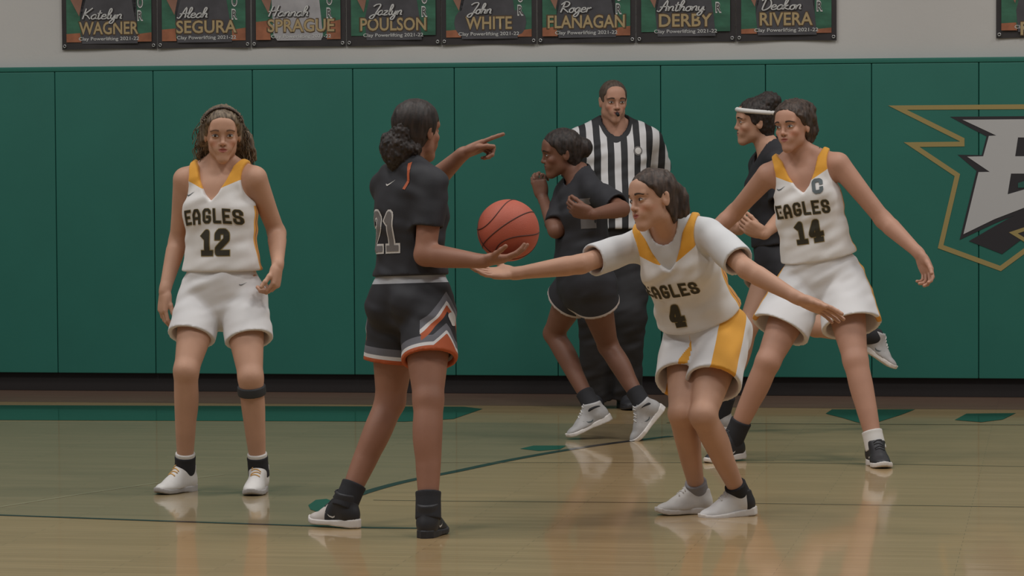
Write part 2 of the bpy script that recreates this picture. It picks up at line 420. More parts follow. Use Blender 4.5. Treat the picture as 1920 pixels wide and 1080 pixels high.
def head_ops(J):
    h = J.h; R = (J.hl, J.hf, J.hu); q = J.hs; male = J.c.get('male')
    def e(c, r, k, kind='add'): return ell(h(*c), R, [v*q for v in r], k*q, kind)
    def l(a, b, rs, k, kind='add'): return limb(h(*a), h(*b), [r*q for r in rs], k*q, kind)
    jw = .041 if male else .032; fw = 1.04 if male else 1.0; nz = 1.15 if male else .92
    o = [e((0, -.014, .036), (.071, .090, .076), .02), e((0, .022, -.024), (.053*fw, .060, .076), .02)]
    for s in (1, -1):
        o += [l((0, .060, -.094), (s*jw, .004, -.066), [.0160, .0150], .028), l((s*jw, .010, -.060), (s*.043*fw, -.004, -.01), [.0150, .016], .03),
              e((s*.036, .058, -.024), (.019, .018, .018), .018), l((s*.012, .079, .022), (s*.042, .068, .022), [.010, .009], .02),
              e((s*.022, .068, -.050), (.016, .014, .018), .015)]
    o += [e((0, .070, -.096), (.016, .014, .014), .02), e((0, .070, -.060), (.024, .018, .022), .02), e((0, .060, .050), (.045, .025, .030), .03)]
    for s in (1, -1): o.append(e((s*.030, .094, .001), (.018, .0150, .0115), .014, 'sub'))
    for s in (1, -1): o.append(e((s*.030, .0690, .000), (.0150, .0125, .0100), .006))
    o += [l((0, .080, .012), (0, .080+.014*nz, -.024), [.0070, .0085], .012), e((0, .082+.014*nz, -.029), (.0095*nz, .010, .0085), .007)]
    for s in (1, -1): o.append(e((s*.0105*nz, .086, -.032), (.0065, .009, .0065), .007))
    o += [l((-.014, .0805, -.0530), (.014, .0805, -.0530), [.0045, .0045], .006), l((-.007, .0865, -.0515), (.007, .0865, -.0515), [.0045, .0045], .005),
          l((-.012, .0800, -.0630), (.012, .0800, -.0630), [.0058, .0058], .006), e((0, .0830, -.0632), (.012, .0075, .0062), .005),
          l((-.020, .0885, -.0575), (.020, .0885, -.0575), [.0020, .0020], .003, 'sub')]
    for s in (1, -1):
        o += [e((s*.071, -.012, -.006), (.007, .017, .029), .010), e((s*.074, -.012, .008), (.006, .014, .015), .006), e((s*.081, -.004, .0), (.007, .008, .016), .004, 'sub')]
    nr = (.060 if male else .046)*J.c.get('neckw', 1)
    o.append(limb(J.N-J.U*.02, h(0, -.022, -.06), [nr*1.18, nr, nr*.95], .014))
    return o
def skin_mat(name, rgb, lip):
    return mat(name, rgb, rough=.52, spec=.35, noise=.06, nscale=9, layers=[('lip', [(0.2, 1.0, lip)]), ('flush', [(0, 1.0, (rgb[0]*1.05, rgb[1]*.82, rgb[2]*.78))])], soft=('lip', 'flush'), bump=.15, bscale=350)
def build_body(J, root, skin, h=.0058, hf=.0025):
    base = npv(root.location)
    ops = torso_ops(J)
    for s in 'LR': ops += arm_ops(J, s)+leg_ops(J, s)+foot_ops(J, s)
    hd = head_ops(J); hands = {s: hand_ops(J, s) for s in 'LR'}; ops += hd+hands['L']+hands['R']
    lo, hi = bounds(ops); V, Q = Grid(lo, hi, h).run(ops).mesh()
    hp = J.h(0, 0, -.118); keepm = np.ones(len(V), bool); parts = []
    hlo, hhi = bounds([o for o in hd if o.kind == 'add'][:-1])
    inbox = ((V > hlo-.01) & (V < hhi+.01)).all(1); keepm &= ~(inbox & ((V-hp)@J.hu > .010))
    v, q = Grid(hlo-.01, hhi+.01, hf).run(ops).mesh(); m = (v-hp)@J.hu > -.008
    m &= ((v > hlo-.009) & (v < hhi+.009)).all(1)
    hv, hq = keep(v, q, m); 
    for s in 'LR':
        bl, bh = bounds(hands[s]); W = J.wr[s]; x = unit(J.c['hand'][s][0]); p = W+x*.012
        inbox = ((V > bl) & (V < bh)).all(1); keepm &= ~(inbox & ((V-p)@x > .009))
        fl = bl-.0; v, q = Grid(fl, bh, hf).run(ops).mesh(); parts.append(keep(v, q, ((v-p)@x > -.008) & ((v > fl+.003) & (v < bh-.003)).all(1)))
    V, Q = keep(V, Q, keepm); V = relax(V, Q, 1); n = len(V)
    L = hv-J.H; hx, hy, hz = (L@J.hl)/J.hs, (L@J.hf)/J.hs, (L@J.hu)/J.hs
    wd = .0215*(1-((hz+.0580)/.0115)**2); lip = np.clip((wd-np.abs(hx))/.006, 0, 1)*(hy > .06)*(np.abs(hz+.0580) < .0115)
    fl_ = np.clip(1-np.sqrt(((np.abs(hx)-.040)/.022)**2+((hz+.032)/.02)**2), 0, 1)*(hy > .02)+np.clip(1-np.sqrt((hx/.012)**2+((hz+.03)/.01)**2), 0, 1)*(hy > .08)*.7
    Vs = [V, hv]; Qs = [Q, hq+n]; lips = [np.zeros(n), lip]; fls = [np.zeros(n), fl_]; n += len(hv)
    for (v, q) in parts:
        Vs.append(v); Qs.append(q+n); lips.append(np.zeros(len(v))); fls.append(np.zeros(len(v))); n += len(v)
    me = array_mesh('body', np.concatenate(Vs), np.concatenate(Qs), {'lip': np.concatenate(lips), 'flush': np.concatenate(fls)}, base)
    J.hbvh = BVHTree.FromPolygons([Vector(x) for x in hv.tolist()], hq.tolist())
    J.body = obj('body', me, skin, root)
    return J.body
def face_features(J, root, brow, iris, gaze=0.0):
    base = root.location; hl, hf, hu = J.hl, J.hf, J.hu; q = J.hs
    for s in (1, -1):
        org = J.h(s*.031, .0, .001)
        U_ = hl; 
        alm = []
        for i in range(16):
            a = 2*math.pi*i/16; x = math.cos(a)*.0135; z = math.sin(a)*(.0052 if math.sin(a) > 0 else .0036)*(1-.25*abs(math.cos(a))); alm.append(np.array([x, z+.0010*s*math.cos(a)])*q)
        ey = decal('eye', poly_fan(alm), J.hbvh, org, U_, hu, hf, M['eye_white'], root, base, .0009, .2)
        if ey:
            ir = [np.array([gaze*.0045+math.cos(2*math.pi*i/14)*.0050, math.sin(2*math.pi*i/14)*(.0046)+.0004])*q for i in range(14)]
            decal('iris', poly_fan(ir), J.hbvh, org, U_, hu, hf, iris, ey, base, .0016, .2)
        lid = [[p for p in ((x0*q, z0*q), (x1*q, z1*q), (x1*q, (z1+t1)*q), (x0*q, (z0+t0)*q))] for (x0, z0, t0, x1, z1, t1) in
               [(-.0150+i*.003, .0056-.0056*((-.0150+i*.003)/.0150)**2-.001, .0006+.0022*math.sin(math.pi*i/10), -.0150+(i+1)*.003, .0056-.0056*((-.0150+(i+1)*.003)/.0150)**2-.001, .0006+.0022*math.sin(math.pi*(i+1)/10)) for i in range(10)]]
        decal('eyelash', lid, J.hbvh, org, U_, hu, hf, M['lash'], root, base, .0020, .2)
        br = []
        for i in range(12):
            def bp(t): 
                x = -.017+.036*t; z = .0215+.005*math.sin(math.pi*min(1, t*.95+.1))-.002*t; return x, z, .0026*(1-.75*t)+.0012
            x0, z0, t0 = bp(i/12); x1, z1, t1 = bp((i+1)/12)
            br.append([(s*x0*q, (z0-t0)*q), (s*x1*q, (z1-t1)*q), (s*x1*q, (z1+t1)*q), (s*x0*q, (z0+t0)*q)])
        decal('eyebrow', br, J.hbvh, J.h(s*.033, 0, 0), U_, hu, hf, brow, root, base, .0014, .2)
        no = [np.array([math.cos(2*math.pi*i/8)*.0034, math.sin(2*math.pi*i/8)*.0018])*q for i in range(8)]
        decal('nostril', poly_fan(no, 1), J.hbvh, J.h(s*.0075, 0, -.0385), U_, hu, hf, M['nostril'], root, base, .0008, .2)
def sdf_obj(name, ops, h, root, m, attrs=None, wr=None, rel=1, origin=None):
    lo, hi = bounds(ops); g = Grid(lo, hi, h).run(ops)
    if wr: g.near(wr, .02)
    V, Q = g.mesh(); V = relax(V, Q, rel) if rel else V
    at_ = {k: f(V) for k, f in attrs.items()} if attrs else None
    o = obj(name, array_mesh(name, V, Q, at_, npv(root.location) if origin is None else origin), m, root)
    return o, V, Q
# ---- hair
def hair_cap(J, t=.010, line=.013, k=.008, extra=(), wr=None):
    h = J.h; R = (J.hl, J.hf, J.hu); q = J.hs
    n = J.hf*.766-J.hu*.645
    o = [ell(h(0, -.013, .036), R, [(.072+t)*q, (.091+t)*q, (.077+t)*q], .01), limb(h(0, -.045, -.03), h(0, -.05, -.065), [.052*q+t*.6, .042*q+t*.5], .03)]
    c = [cut(h(0, line*.766, -line*.645), n, k)]
    for s in (1, -1): c.append(ell(h(s*.080, .052, .012), R, [.035*q, .026*q, .036*q], .010, 'sub'))
    return o+list(extra)+([wr] if wr else [])+c
def strand_wr(amp, sc, lowamp=0, lowsc=.04, seed=1):
    def f(P):
        return amp*vnoise(P, sc, seed)+(lowamp*vnoise(P, (lowsc,)*3, seed+3) if lowamp else 0)
    return f
# ---- garments
def tor(J, V):
    L = V-J.N; return (L@J.lc)/J.S, (L@J.fc)/J.S, (L@J.U)/J.S
def folds(J, amp, seed):
    lc, fc, U = J.lc, J.fc, J.U
    def f(P):
        L = P-J.P; u, v, w_ = L@lc, L@fc, L@U
        a = vnoise(np.stack([u+.5*w_, v, w_-.35*u], 1), (.11, .09, .035), seed); b = vnoise(np.stack([u, v, w_], 1), (.05, .06, .09), seed+5)
        return amp*a+amp*.5*b
    return f
def jersey(J, root, m, e=.013, sleeve=None, hem=.16, vdepth=.150, tank=True, seed=1, name='jersey', loose=.02, h=.0055, crew=False, arm=.0, amp=.012, strapw=.118, hw0=.078):
    S = J.S; ops = torso_ops(J, e, .04); late = []
    w = J.c.get('wide', 1.0)
    ops.append(limb(J.a(hem-.02), J.a(.62), [(0, .155*S*w+loose), (.35, .150*S*w+loose*.8), (1, .130*S*w+loose*.5)], .03, flat=(J.fc, .78)))
    if sleeve:
        for s in 'LR':
            up = sleeve[s] if isinstance(sleeve, dict) else sleeve; aa_ = arm or .014; dv = J.el[s]-J.sh[s]
            ops.append(tubecap(J.sh[s], J.sh[s]+dv*up, [.046*S+aa_*.6, .049*S+aa_, .047*S+aa_*1.2], .03))
            late.append(limb(J.sh[s]+dv*(up-.18), J.sh[s]+dv*(up+.12), [.034*S+aa_*.5, .037*S+aa_*.9, .038*S+aa_*1.0], .006, 'sub'))
    fold = folds(J, amp, seed)
    ops.append(fold)
    ops += late
    ops.append(cut(J.a(hem), -J.U, .006))
    lc, fc, U, N = J.lc, J.fc, J.U, J.N; nk = J.c.get('neckw', 1)*(1.02 if J.c.get('male') else 1)
    def neck(X, Y, Z):
        x, y, z = X-N[0], Y-N[1], Z-N[2]
        u = np.abs(x*lc[0]+y*lc[1]+z*lc[2])/S; v = (x*fc[0]+y*fc[1]+z*fc[2])/S; w_ = (x*U[0]+y*U[1]+z*U[2])/S
        if crew:
            rad = np.sqrt(u*u+(v-.01)**2)-.064*nk; return np.maximum(rad, -.035-w_-.25*v)*S
        hwf = np.interp(w_, [-vdepth, -vdepth*.8, -vdepth*.4, .0, .05], [0.0, .030, .062, hw0*1.05, hw0*1.6]); f_ = np.maximum(u-hwf, -v)
        f_ = np.maximum(f_, -(w_+vdepth)); hb = np.maximum(np.maximum(u-np.interp(w_, [-.02, .0, .05], [hw0*.9, hw0*1.05, hw0*1.6]), v-.01), -(w_+.02))
        return np.minimum(f_, hb)*S
    ops.append(custom(neck, N-.3, N+.3, .006))
    if tank:
        for sg in (1, -1):
            ops.append(ell(N+lc*sg*(strapw+.085)*S-U*.055*S, (lc, fc, U), (.085*S, .25*S, .120*S), .008, 'sub'))
    def aa(V):
        u, v, w_ = tor(J, V); return w_+.070-.45*(np.abs(u)-.10)+(v < -.02)*.05*0
    def ab(V):
        u, v, w_ = tor(J, V); vv = v+.015+.06*np.clip(-w_-.25, 0, 1); return np.where((np.abs(u) > .075) & (w_ < -.17), .030-np.abs(vv), -1)
    def au(V):
        u, v, w_ = tor(J, V); return u
    def an(V):
        u, v, w_ = tor(J, V); return np.where(w_ > -.09, -.05-w_-.35*v+1, 1) if False else np.sqrt(u*u+(v-.01)**2)-.064*nk+np.where(w_ < -.11, 1, 0)
    def aw(V): return tor(J, V)[2]
    def av(V): return tor(J, V)[1]
    o, V, Q = sdf_obj(name, ops, h, root, m, {'yoke': aa, 'yoke2': aa, 'side': ab, 'w': aw, 'neckd': an}, None, 2)
    J.jb = BVHTree.FromPolygons([Vector(x) for x in V.tolist()], Q.tolist()); J.jersey = o
    return o
def tubecap(a, b, prof, k=.03, kind='add', flat=None):
    op = limb(a, b, prof, k, kind, flat); a = npv(a); b = npv(b); L = np.linalg.norm(b-a); d = (b-a)/L; f0 = op.fn
    op.fn = lambda X, Y, Z: np.maximum(f0(X, Y, Z), (X-a[0])*d[0]+(Y-a[1])*d[1]+(Z-a[2])*d[2]-(L-max(prof)*.0-.0))
    return op
def shorts(J, root, m, hemt=.58, r=(.112, .122, .130), top=.21, seed=2, h=.0058, amp=.014, ext=None, drop=None, k=.014):
    S = J.S; RP = (J.lp, J.fp, J.U)
    w = J.c.get('wide', 1.0)
    ops = [ell(J.a(.05), RP, [.162*S*w, .122*S*w, .11*S], .03), limb(J.a(top+.02), J.a(-.02), [(0, .150*S*w), (1, .168*S*w)], .03, flat=(J.fp, .80))]
    for sg in (1, -1):
        s = 'L' if sg > 0 else 'R'
        ops.append(ell(J.P+J.lp*sg*.075*S-J.fp*.05*S-J.U*.03*S, RP, [.098*S, .098*S, .11*S], .03))
    late = [cut(J.a(top), J.U, .005)]; J.hem = {}
    for sg in (1, -1):
        s = 'L' if sg > 0 else 'R'; t = hemt[s] if isinstance(hemt, dict) else hemt
        H = J.hip[s]+J.lp*sg*.006*S; E = J.hip[s]+(J.kn[s]-J.hip[s])*t+J.lp*sg*.012*S
        if drop: E = E-np.array([0, 0, drop])
        J.hem[s] = (H, E); d = unit(E-H)
        ops.append(tubecap(H, E+d*.0, [x*S for x in r], k, flat=(unit(J.fp-d*(J.fp@d)), .94)))
        late.append(tubecap(H+(E-H)*.70, E+d*.02, [r[2]*S*.80-.012, r[2]*S*.94-.009], .004, 'sub'))
    fo = folds(J, amp, seed)
    ops.append(lambda P: fo(P)*np.clip(near(P)[0]/.12, .12, 1))
    ops += late
    def near(V):
        dd = []
        for s in 'LR':
            H, E = J.hem[s]; L = np.linalg.norm(E-H); d = (E-H)/L; x = V-H; t = x@d; perp = x-t[:, None]*d; dd.append((np.linalg.norm(perp, axis=1), L-t, perp))
        pick = dd[0][0] < dd[1][0]; dist = np.where(pick, dd[0][1], dd[1][1])
        perp = np.where(pick[:, None], dd[0][2], dd[1][2]); sgn = np.where(pick, 1, -1)
        lat = (perp@J.lp)*sgn; fr = perp@J.fp
        lat = np.where((V-J.P)@J.U > 0, np.abs((V-J.P)@J.lp), lat); 
        return dist, lat, fr
    def hemd(V): return near(V)[0]
    def side(V):
        d, lat, fr = near(V); return np.where(lat > .03, .028-np.abs(fr), -1)
    def hemv(V):
        d, lat, fr = near(V); v = np.where(lat > 0, np.clip(.055-np.abs(fr+.005)*1.1, 0, 1), 0); return d-v
    def topd(V): return J.T*top-(V-J.P)@J.U
    def topv(V):
        d, lat, fr = near(V); t = J.T*top-(V-J.P)@J.U; return np.where((lat > .03)&(np.abs(fr)<.085), (t-.075)-np.abs(fr+.0)*1.25, -1)
    o, V, Q = sdf_obj('shorts', ops, h, root, m, {'hem': hemd, 'side': side, 'hemv': hemv, 'top': topd, 'topv': topv})
    J.sb = BVHTree.FromPolygons([Vector(x) for x in V.tolist()], Q.tolist()); J.shorts = o
    return o
def band(J, name, a, b, prof, root, m, h=.004, k=.01, cuts=True, wr=None):
    a = npv(a); b = npv(b); d = unit(b-a); R = max(prof)
    ops = [limb(a-d*R*.6, b+d*R*.6, prof, k), cut(a, -d, .003), cut(b, d, .003)]
    ops[0].lo = np.minimum(a, b)-R; ops[0].hi = np.maximum(a, b)+R
    return sdf_obj(name, ops, h, root, m, None, wr)[0]
def sock(J, s, root, m, top=.10, e=.006, name='sock', bottom=-.02):
    K, A = J.kn[s], J.an[s]; d = unit(K-A); q = J.c.get('legw', 1.0)*J.S
    return band(J, name, A-d*.02, A+d*top, [.042*q+e*.5, .037*q+e, .036*q+e, .040*q+e], root, m, .004)
# ---- shoe
def shoe(J, s, root, mu, ms, ml, size=1.0, high=.035, mt=None):
    f, l, u = J.ft[s]; A = J.an[s]; q = size*J.S/1.0
    R = (f, l, u); side = -1 if s == 'L' else 1       # inner side direction sign
    def P(x, y, z): return A+(f*x+l*y+u*z)*q
    xs = [-.062, -.045, 0, .045, .10, .14, .168, .180]; rs = [.008, .028, .034, .033, .045, .040, .024, .004]
    def foot(X, Y, Z, grow):
        x, y, z = X-A[0], Y-A[1], Z-A[2]
        a = (x*f[0]+y*f[1]+z*f[2])/q; b = (x*l[0]+y*l[1]+z*l[2])/q; c = (x*u[0]+y*u[1]+z*u[2])/q
        off = side*(.006*np.clip((a-.05)/.1, 0, 1)-.004*np.clip(a/.05, 0, 1)); r = np.interp(a, xs, rs)+grow
        rr = np.abs(b-off)-r; rr = np.maximum(rr, np.maximum(a-.178-grow, -.062-grow-a)); return a, rr, c
    def sole_fn(X, Y, Z):
        a, rr, c = foot(X, Y, Z, .004); zc = -.0745+.012*np.clip((a-.13)/.05, 0, 1)**2; hh = .0125+.004*np.clip(-a/.06, -1, 1)
        e1 = rr; e2 = np.abs(c-zc)-hh; return (np.where((e1 > 0) & (e2 > 0), np.sqrt(np.maximum(e1, 0)**2+np.maximum(e2, 0)**2), np.maximum(e1, e2))-.002)*q
    lo = A-.21*q; hi = A+.21*q
    so = [custom(sole_fn, lo, hi, .002, 'add')]
    sh_o, V, Q = sdf_obj('shoe', [ell(P(.112, side*.004, -.062), R, [.066*q, .043*q, .027*q], .02), limb(P(-.012, 0, -.045), P(.08, side*.002, -.058), [.036*q, .035*q, .033*q], .03),
        ell(P(-.022, 0, -.045), R, [.042*q, .034*q, .045*q], .02), limb(P(-.008, 0, -.02), P(-.008, 0, high+.02), [.042*q, .043*q, .044*q], .02), limb(P(.010, 0, .012), P(.085, 0, -.046), [.036*q, .030*q], .025),
        limb(P(.030, 0, .0), P(.030, 0, high+.012), [.020*q, .016*q], .012, flat=(f, .6)),
        cut(P(-.012, 0, high), u-f*.20, .006), cut(P(0, 0, -.068), -u, .002),
        ell(P(-.006, 0, high+.014), R, [.034*q, .034*q, .022*q], .006, 'sub')], .0042, root, mu,
        {'toe': lambda V: (V-A)@f/q, 'hgt': lambda V: (V-A)@u/q}, None, 1)
    sole_o, _, _ = sdf_obj('sole', so, .004, sh_o, ms, None, None, 1, npv(root.location))
    bv = BVHTree.FromPolygons([Vector(x) for x in V.tolist()], Q.tolist()); tubes = []
    for i in range(6):
        x = .022+i*.0125; pts = []
        for j in range(7):
            y = (-.021+.007*j); o_ = Vector(P(x+.0025*((i % 2)*2-1)*(j-3)/3, y, .1)); hh = bv.ray_cast(o_, -Vector(u), .3)
            if hh[0] is not None: pts.append(hh[0]+Vector(u)*.002)
        if len(pts) > 3: tubes.append(pts)
    if mt:
        for sd in (1, -1):
            qd = [[np.array([x*sd*.055*q, y*.055*q]) for x, y in qq] for qq in SWQ]
            decal('logo', qd, bv, P(.052, 0, -.045), f*sd, u, l*-sd, mt, sh_o, root.location, .0015, .12)
    if tubes: multi_tubes('lace', tubes, .0028*q, ml, sh_o, 5, root.location)
    return sh_o
M = {}
_s = [(-.5, .02), (-.42, -.12), (-.25, -.18), (0, -.1), (.5, .25), (0, .0), (-.25, -.06), (-.4, -.02)]
SWQ = [[_s[0], _s[1], _s[7], _s[7]], [_s[1], _s[2], _s[6], _s[7]], [_s[2], _s[3], _s[5], _s[6]], [_s[3], _s[4], _s[4], _s[5]]]
M['eye_white'] = mat('eye_white', (.50, .46, .43), .35); M['lash'] = mat('lash', (.02, .014, .012), .6); M['nostril'] = mat('nostril_dark', (.05, .02, .018), .7)
M['iris_brown'] = mat('iris_brown', (.035, .018, .010), .25)
# ------------------------------------------------------------------ the hall: wall, floor, pads
WA = math.atan(0.055*FPX/1920)                      # the wall recedes to the left
WD = Vector((math.cos(WA), -math.sin(WA), 0)); WN = Vector((-math.sin(WA), -math.cos(WA), 0))
W0 = CAM + Vector(ray(960, 540))*18.87; W0.z = 0
def wall_pt(px, py, off=0.0):
    r = ray(px, py); t = (W0+WN*off-CAM).dot(WN)/r.dot(WN); return CAM+r*t
def wall_uv(px, py, off=0.0):
    p = wall_pt(px, py, off); return (p-W0).dot(WD), p.z
def wp(u, z, off=0.0): return W0+WD*u+Vector((0, 0, z))+WN*off
M['wall'] = mat('painted_wall', (.47, .46, .445), .75, noise=.05, nscale=1.2, bump=.2, bscale=60)
M['pad'] = mat('green_vinyl', (.021, .138, .106), .5, spec=.35, noise=.07, nscale=1.5, bump=.12, bscale=40)
M['pad_seam'] = mat('dark_green_gap', (.012, .075, .058), .8)
M['base_black'] = mat('black_rubber_base', (.022, .019, .019), .6)
M['cream_low'] = mat('dark_plinth', (.03, .024, .022), .7)
def slab(name, u0, u1, z0, z1, o0, o1, m, parent=None, bev=0.0, seg=3):
    bm = bmesh.new()
    vs = [bm.verts.new(wp(u, z, o)) for u in (u0, u1) for z in (z0, z1) for o in (o0, o1)]
    for f in ((0, 1, 3, 2), (4, 6, 7, 5), (0, 4, 5, 1), (2, 3, 7, 6), (0, 2, 6, 4), (1, 5, 7, 3)): bm.faces.new([vs[i] for i in f])
    bmesh.ops.recalc_face_normals(bm, faces=bm.faces)
    if bev: bmesh.ops.bevel(bm, geom=[e for e in bm.edges], offset=bev, segments=seg, affect='EDGES', profile=.6)
    base = parent.location if parent else Vector((0, 0, 0))
    for v in bm.verts: v.co -= base
    me = bpy.data.meshes.new(name); bm.to_mesh(me); bm.free(); 
    if bev: me.polygons.foreach_set('use_smooth', [True]*len(me.polygons)); 
    return obj(name, me, m, parent)
wall = slab('wall_back', -12, 12, 0, 6.5, 0, -.25, M['wall']); tag(wall, kind='structure')
# floor
def floor_mat(name, c1, c2, dark):
    m = bpy.data.materials.new(name); m.use_nodes = True; nt = m.node_tree; N = nt.nodes; L = nt.links; b = N['Principled BSDF']
    tc = N.new('ShaderNodeTexCoord'); mp = N.new('ShaderNodeMapping'); mp.inputs['Rotation'].default_value = (0, 0, WA); L.new(tc.outputs['Object'], mp.inputs[0])
    br = N.new('ShaderNodeTexBrick'); br.inputs['Scale'].default_value = 1.0; br.inputs['Brick Width'].default_value = .95; br.inputs['Row Height'].default_value = .057
    br.inputs['Mortar Size'].default_value = .0012; br.inputs['Mortar Smooth'].default_value = .6; br.offset = .37; br.inputs['Bias'].default_value = 0
    br.inputs['Color1'].default_value = (*c1, 1); br.inputs['Color2'].default_value = (*c2, 1); br.inputs['Mortar'].default_value = (*dark, 1)
    L.new(mp.outputs[0], br.inputs['Vector'])
    m2 = N.new('ShaderNodeMapping'); m2.inputs['Scale'].default_value = (2, 40, 1); L.new(mp.outputs[0], m2.inputs[0])
    nz = N.new('ShaderNodeTexNoise'); nz.inputs['Scale'].default_value = 1.2; nz.inputs['Detail'].default_value = 5; L.new(m2.outputs[0], nz.inputs[0])
    mr = N.new('ShaderNodeMapRange'); mr.inputs[1].default_value = .3; mr.inputs[2].default_value = .7; mr.inputs[3].default_value = .9; mr.inputs[4].default_value = 1.1; L.new(nz.outputs[0], mr.inputs[0])
    vm = N.new('ShaderNodeVectorMath'); vm.operation = 'SCALE'; L.new(br.outputs['Color'], vm.inputs[0]); L.new(mr.outputs[0], vm.inputs['Scale']); L.new(vm.outputs[0], b.inputs['Base Color'])
    b.inputs['Roughness'].default_value = .30; b.inputs['Specular IOR Level'].default_value = .3
    b.inputs['Coat Weight'].default_value = .65; b.inputs['Coat Roughness'].default_value = .06; b.inputs['Coat IOR'].default_value = 1.38
    n2 = N.new('ShaderNodeTexNoise'); n2.inputs['Scale'].default_value = 1.0; m3 = N.new('ShaderNodeMapping'); m3.inputs['Scale'].default_value = (1.5, 9, 1); L.new(mp.outputs[0], m3.inputs[0]); L.new(m3.outputs[0], n2.inputs[0])
    bp = N.new('ShaderNodeBump'); bp.inputs['Strength'].default_value = .10; bp.inputs['Distance'].default_value = .004; L.new(n2.outputs[0], bp.inputs['Height']); L.new(bp.outputs[0], b.inputs['Normal']); L.new(bp.outputs[0], b.inputs['Coat Normal'])
    return m
M['floor'] = floor_mat('maple_strip', (.44, .305, .155), (.39, .265, .13), (.17, .12, .06))
M['floor_dark'] = floor_mat('maple_stained', (.33, .25, .140), (.295, .225, .124), (.15, .11, .06))
M['floor_brown'] = floor_mat('apron_brown', (.24, .145, .10), (.21, .125, .085), (.10, .06, .04))
M['floor_green'] = floor_mat('paint_green', (.018, .105, .07), (.018, .10, .066), (.018, .10, .066))
M['floor_black'] = floor_mat('paint_black', (.030, .028, .03), (.03, .028, .03), (.03, .028, .03))
M['floor_seam'] = floor_mat('paint_seam', (.16, .10, .05), (.16, .10, .05), (.16, .10, .05))
M['floor_cream'] = floor_mat('paint_cream', (.42, .36, .22), (.42, .36, .22), (.42, .36, .22))
fl = quick_mesh('floor', [wp(-14, 0, 0), wp(14, 0, 0), wp(14, 0, 22), wp(-14, 0, 22)], [(3, 2, 1, 0)])
floor = obj('floor', fl, M['floor']); tag(floor, kind='structure')
def fpt(px, py, z=0.0): return Vector(on_plane_z(px, py, z))
def floor_poly(name, pts, z, m, label=None):
    P = [p if isinstance(p, Vector) else fpt(*p) for p in pts]; 
    bm = bmesh.new(); vs = [bm.verts.new((p.x, p.y, z)) for p in P]; f = bm.faces.new(vs); bmesh.ops.triangulate(bm, faces=[f]); bmesh.ops.recalc_face_normals(bm, faces=bm.faces)
    if bm.faces and sum(f.normal.z for f in bm.faces) < 0: bmesh.ops.reverse_faces(bm, faces=bm.faces[:])
    me = bpy.data.meshes.new(name); bm.to_mesh(me); bm.free(); o = obj(name, me, m, floor)
    if label: o['label'] = label
    return o
def floor_line(name, pts, wid, z, m, label=None):
    P = [p if isinstance(p, Vector) else fpt(*p) for p in pts]; Lf = []; Rt = []
    for i, p in enumerate(P):
        t = (P[min(i+1, len(P)-1)]-P[max(i-1, 0)]); t.z = 0; t.normalize(); n = Vector((-t.y, t.x, 0)); Lf.append(p+n*wid/2); Rt.append(p-n*wid/2)
    V = [Vector((q.x, q.y, z)) for q in Lf+Rt]; n = len(P)
    o = obj(name, quick_mesh(name, V, [(n+i, n+i+1, i+1, i) for i in range(n-1)]), m, floor)
    if label: o['label'] = label
    return o
def smooth_path(pts, n=6):
    out = []
    for i in range(len(pts)-1):
        p0, p1, p2, p3 = [np.array(pts[max(0, min(len(pts)-1, j))], float) for j in (i-1, i, i+1, i+2)]
        for k in range(n):
            t = k/n; out.append(tuple(.5*((2*p1)+(-p0+p2)*t+(2*p0-5*p1+4*p2-p3)*t*t+(-p0+3*p1-3*p2+p3)*t**3)))
    out.append(tuple(pts[-1])); return out
# the stained area behind the arc, its two black edge lines
arc = smooth_path([(598, 957), (640, 940), (690, 922), (760, 903), (850, 885), (950, 864), (1050, 846), (1150, 831), (1260, 818)])
edge = [(-500, 942), (0, 966), (300, 977), (600, 987), (700, 990), (800, 991)]
p_far = [wp(-9, 0, 1.15)+WD*0, fpt(1262, 800)]
floor_poly('stained_area', [wp(-9, 0, .95), fpt(-500, 800), fpt(0, 790), fpt(400, 791), fpt(855, 792), fpt(1290, 796), fpt(1262, 816)]+[fpt(*p) for p in arc[::-1]]+[fpt(600, 986), fpt(300, 977), fpt(0, 966), fpt(-500, 942)], .0006, M['floor_dark'], 'darker stained wood area behind the arc')
floor_line('arc_line', arc, .05, .0012, M['floor_black'])
floor_line('edge_line', edge, .035, .0012, M['floor_black'])
floor_poly('brown_apron', [wp(-12, 0, 0.02), wp(12, 0, 0.02), wp(12, 0, .90), wp(-12, 0, .90)], .0007, M['floor_brown'], 'dark brown floor strip along the wall')
floor_poly('green_band', [fpt(-600, 752), fpt(0, 760), fpt(870, 763), fpt(905, 767), fpt(850, 786), fpt(760, 791), fpt(0, 788), fpt(-600, 779)], .0016, M['floor_green'], 'green painted band on the left')
floor_poly('green_mark', [fpt(578, 948), fpt(592, 938), fpt(612, 936), fpt(640, 946), fpt(650, 962), fpt(600, 962), fpt(582, 956)], .0018, M['floor_green'], 'small green mark at the end of the arc')
floor_poly('green_mark', [fpt(1548, 776), fpt(1560, 768), fpt(1716, 768), fpt(1690, 778), fpt(1652, 790), fpt(1630, 797), fpt(1606, 792), fpt(1580, 784)], .0018, M['floor_green'], 'wide green mark behind the player with one hand out')
floor_poly('green_mark', [fpt(1790, 788), fpt(1812, 776), fpt(1905, 775), fpt(1880, 787), fpt(1840, 792)], .0018, M['floor_green'], 'green mark at the right edge')
floor_poly('green_mark', [fpt(975, 842), fpt(1000, 836), fpt(1062, 836), fpt(1050, 843), fpt(1010, 846)], .0018, M['floor_green'], 'narrow green mark inside the arc')
floor_line('seam_line', [(700, 938), (850, 940), (1400, 944), (1920, 951), (2400, 958)], .014, .0013, M['floor_seam'])
floor_line('seam_line', [(780, 868), (1180, 868), (1500, 868), (1920, 875), (2400, 884)], .012, .0013, M['floor_seam'])
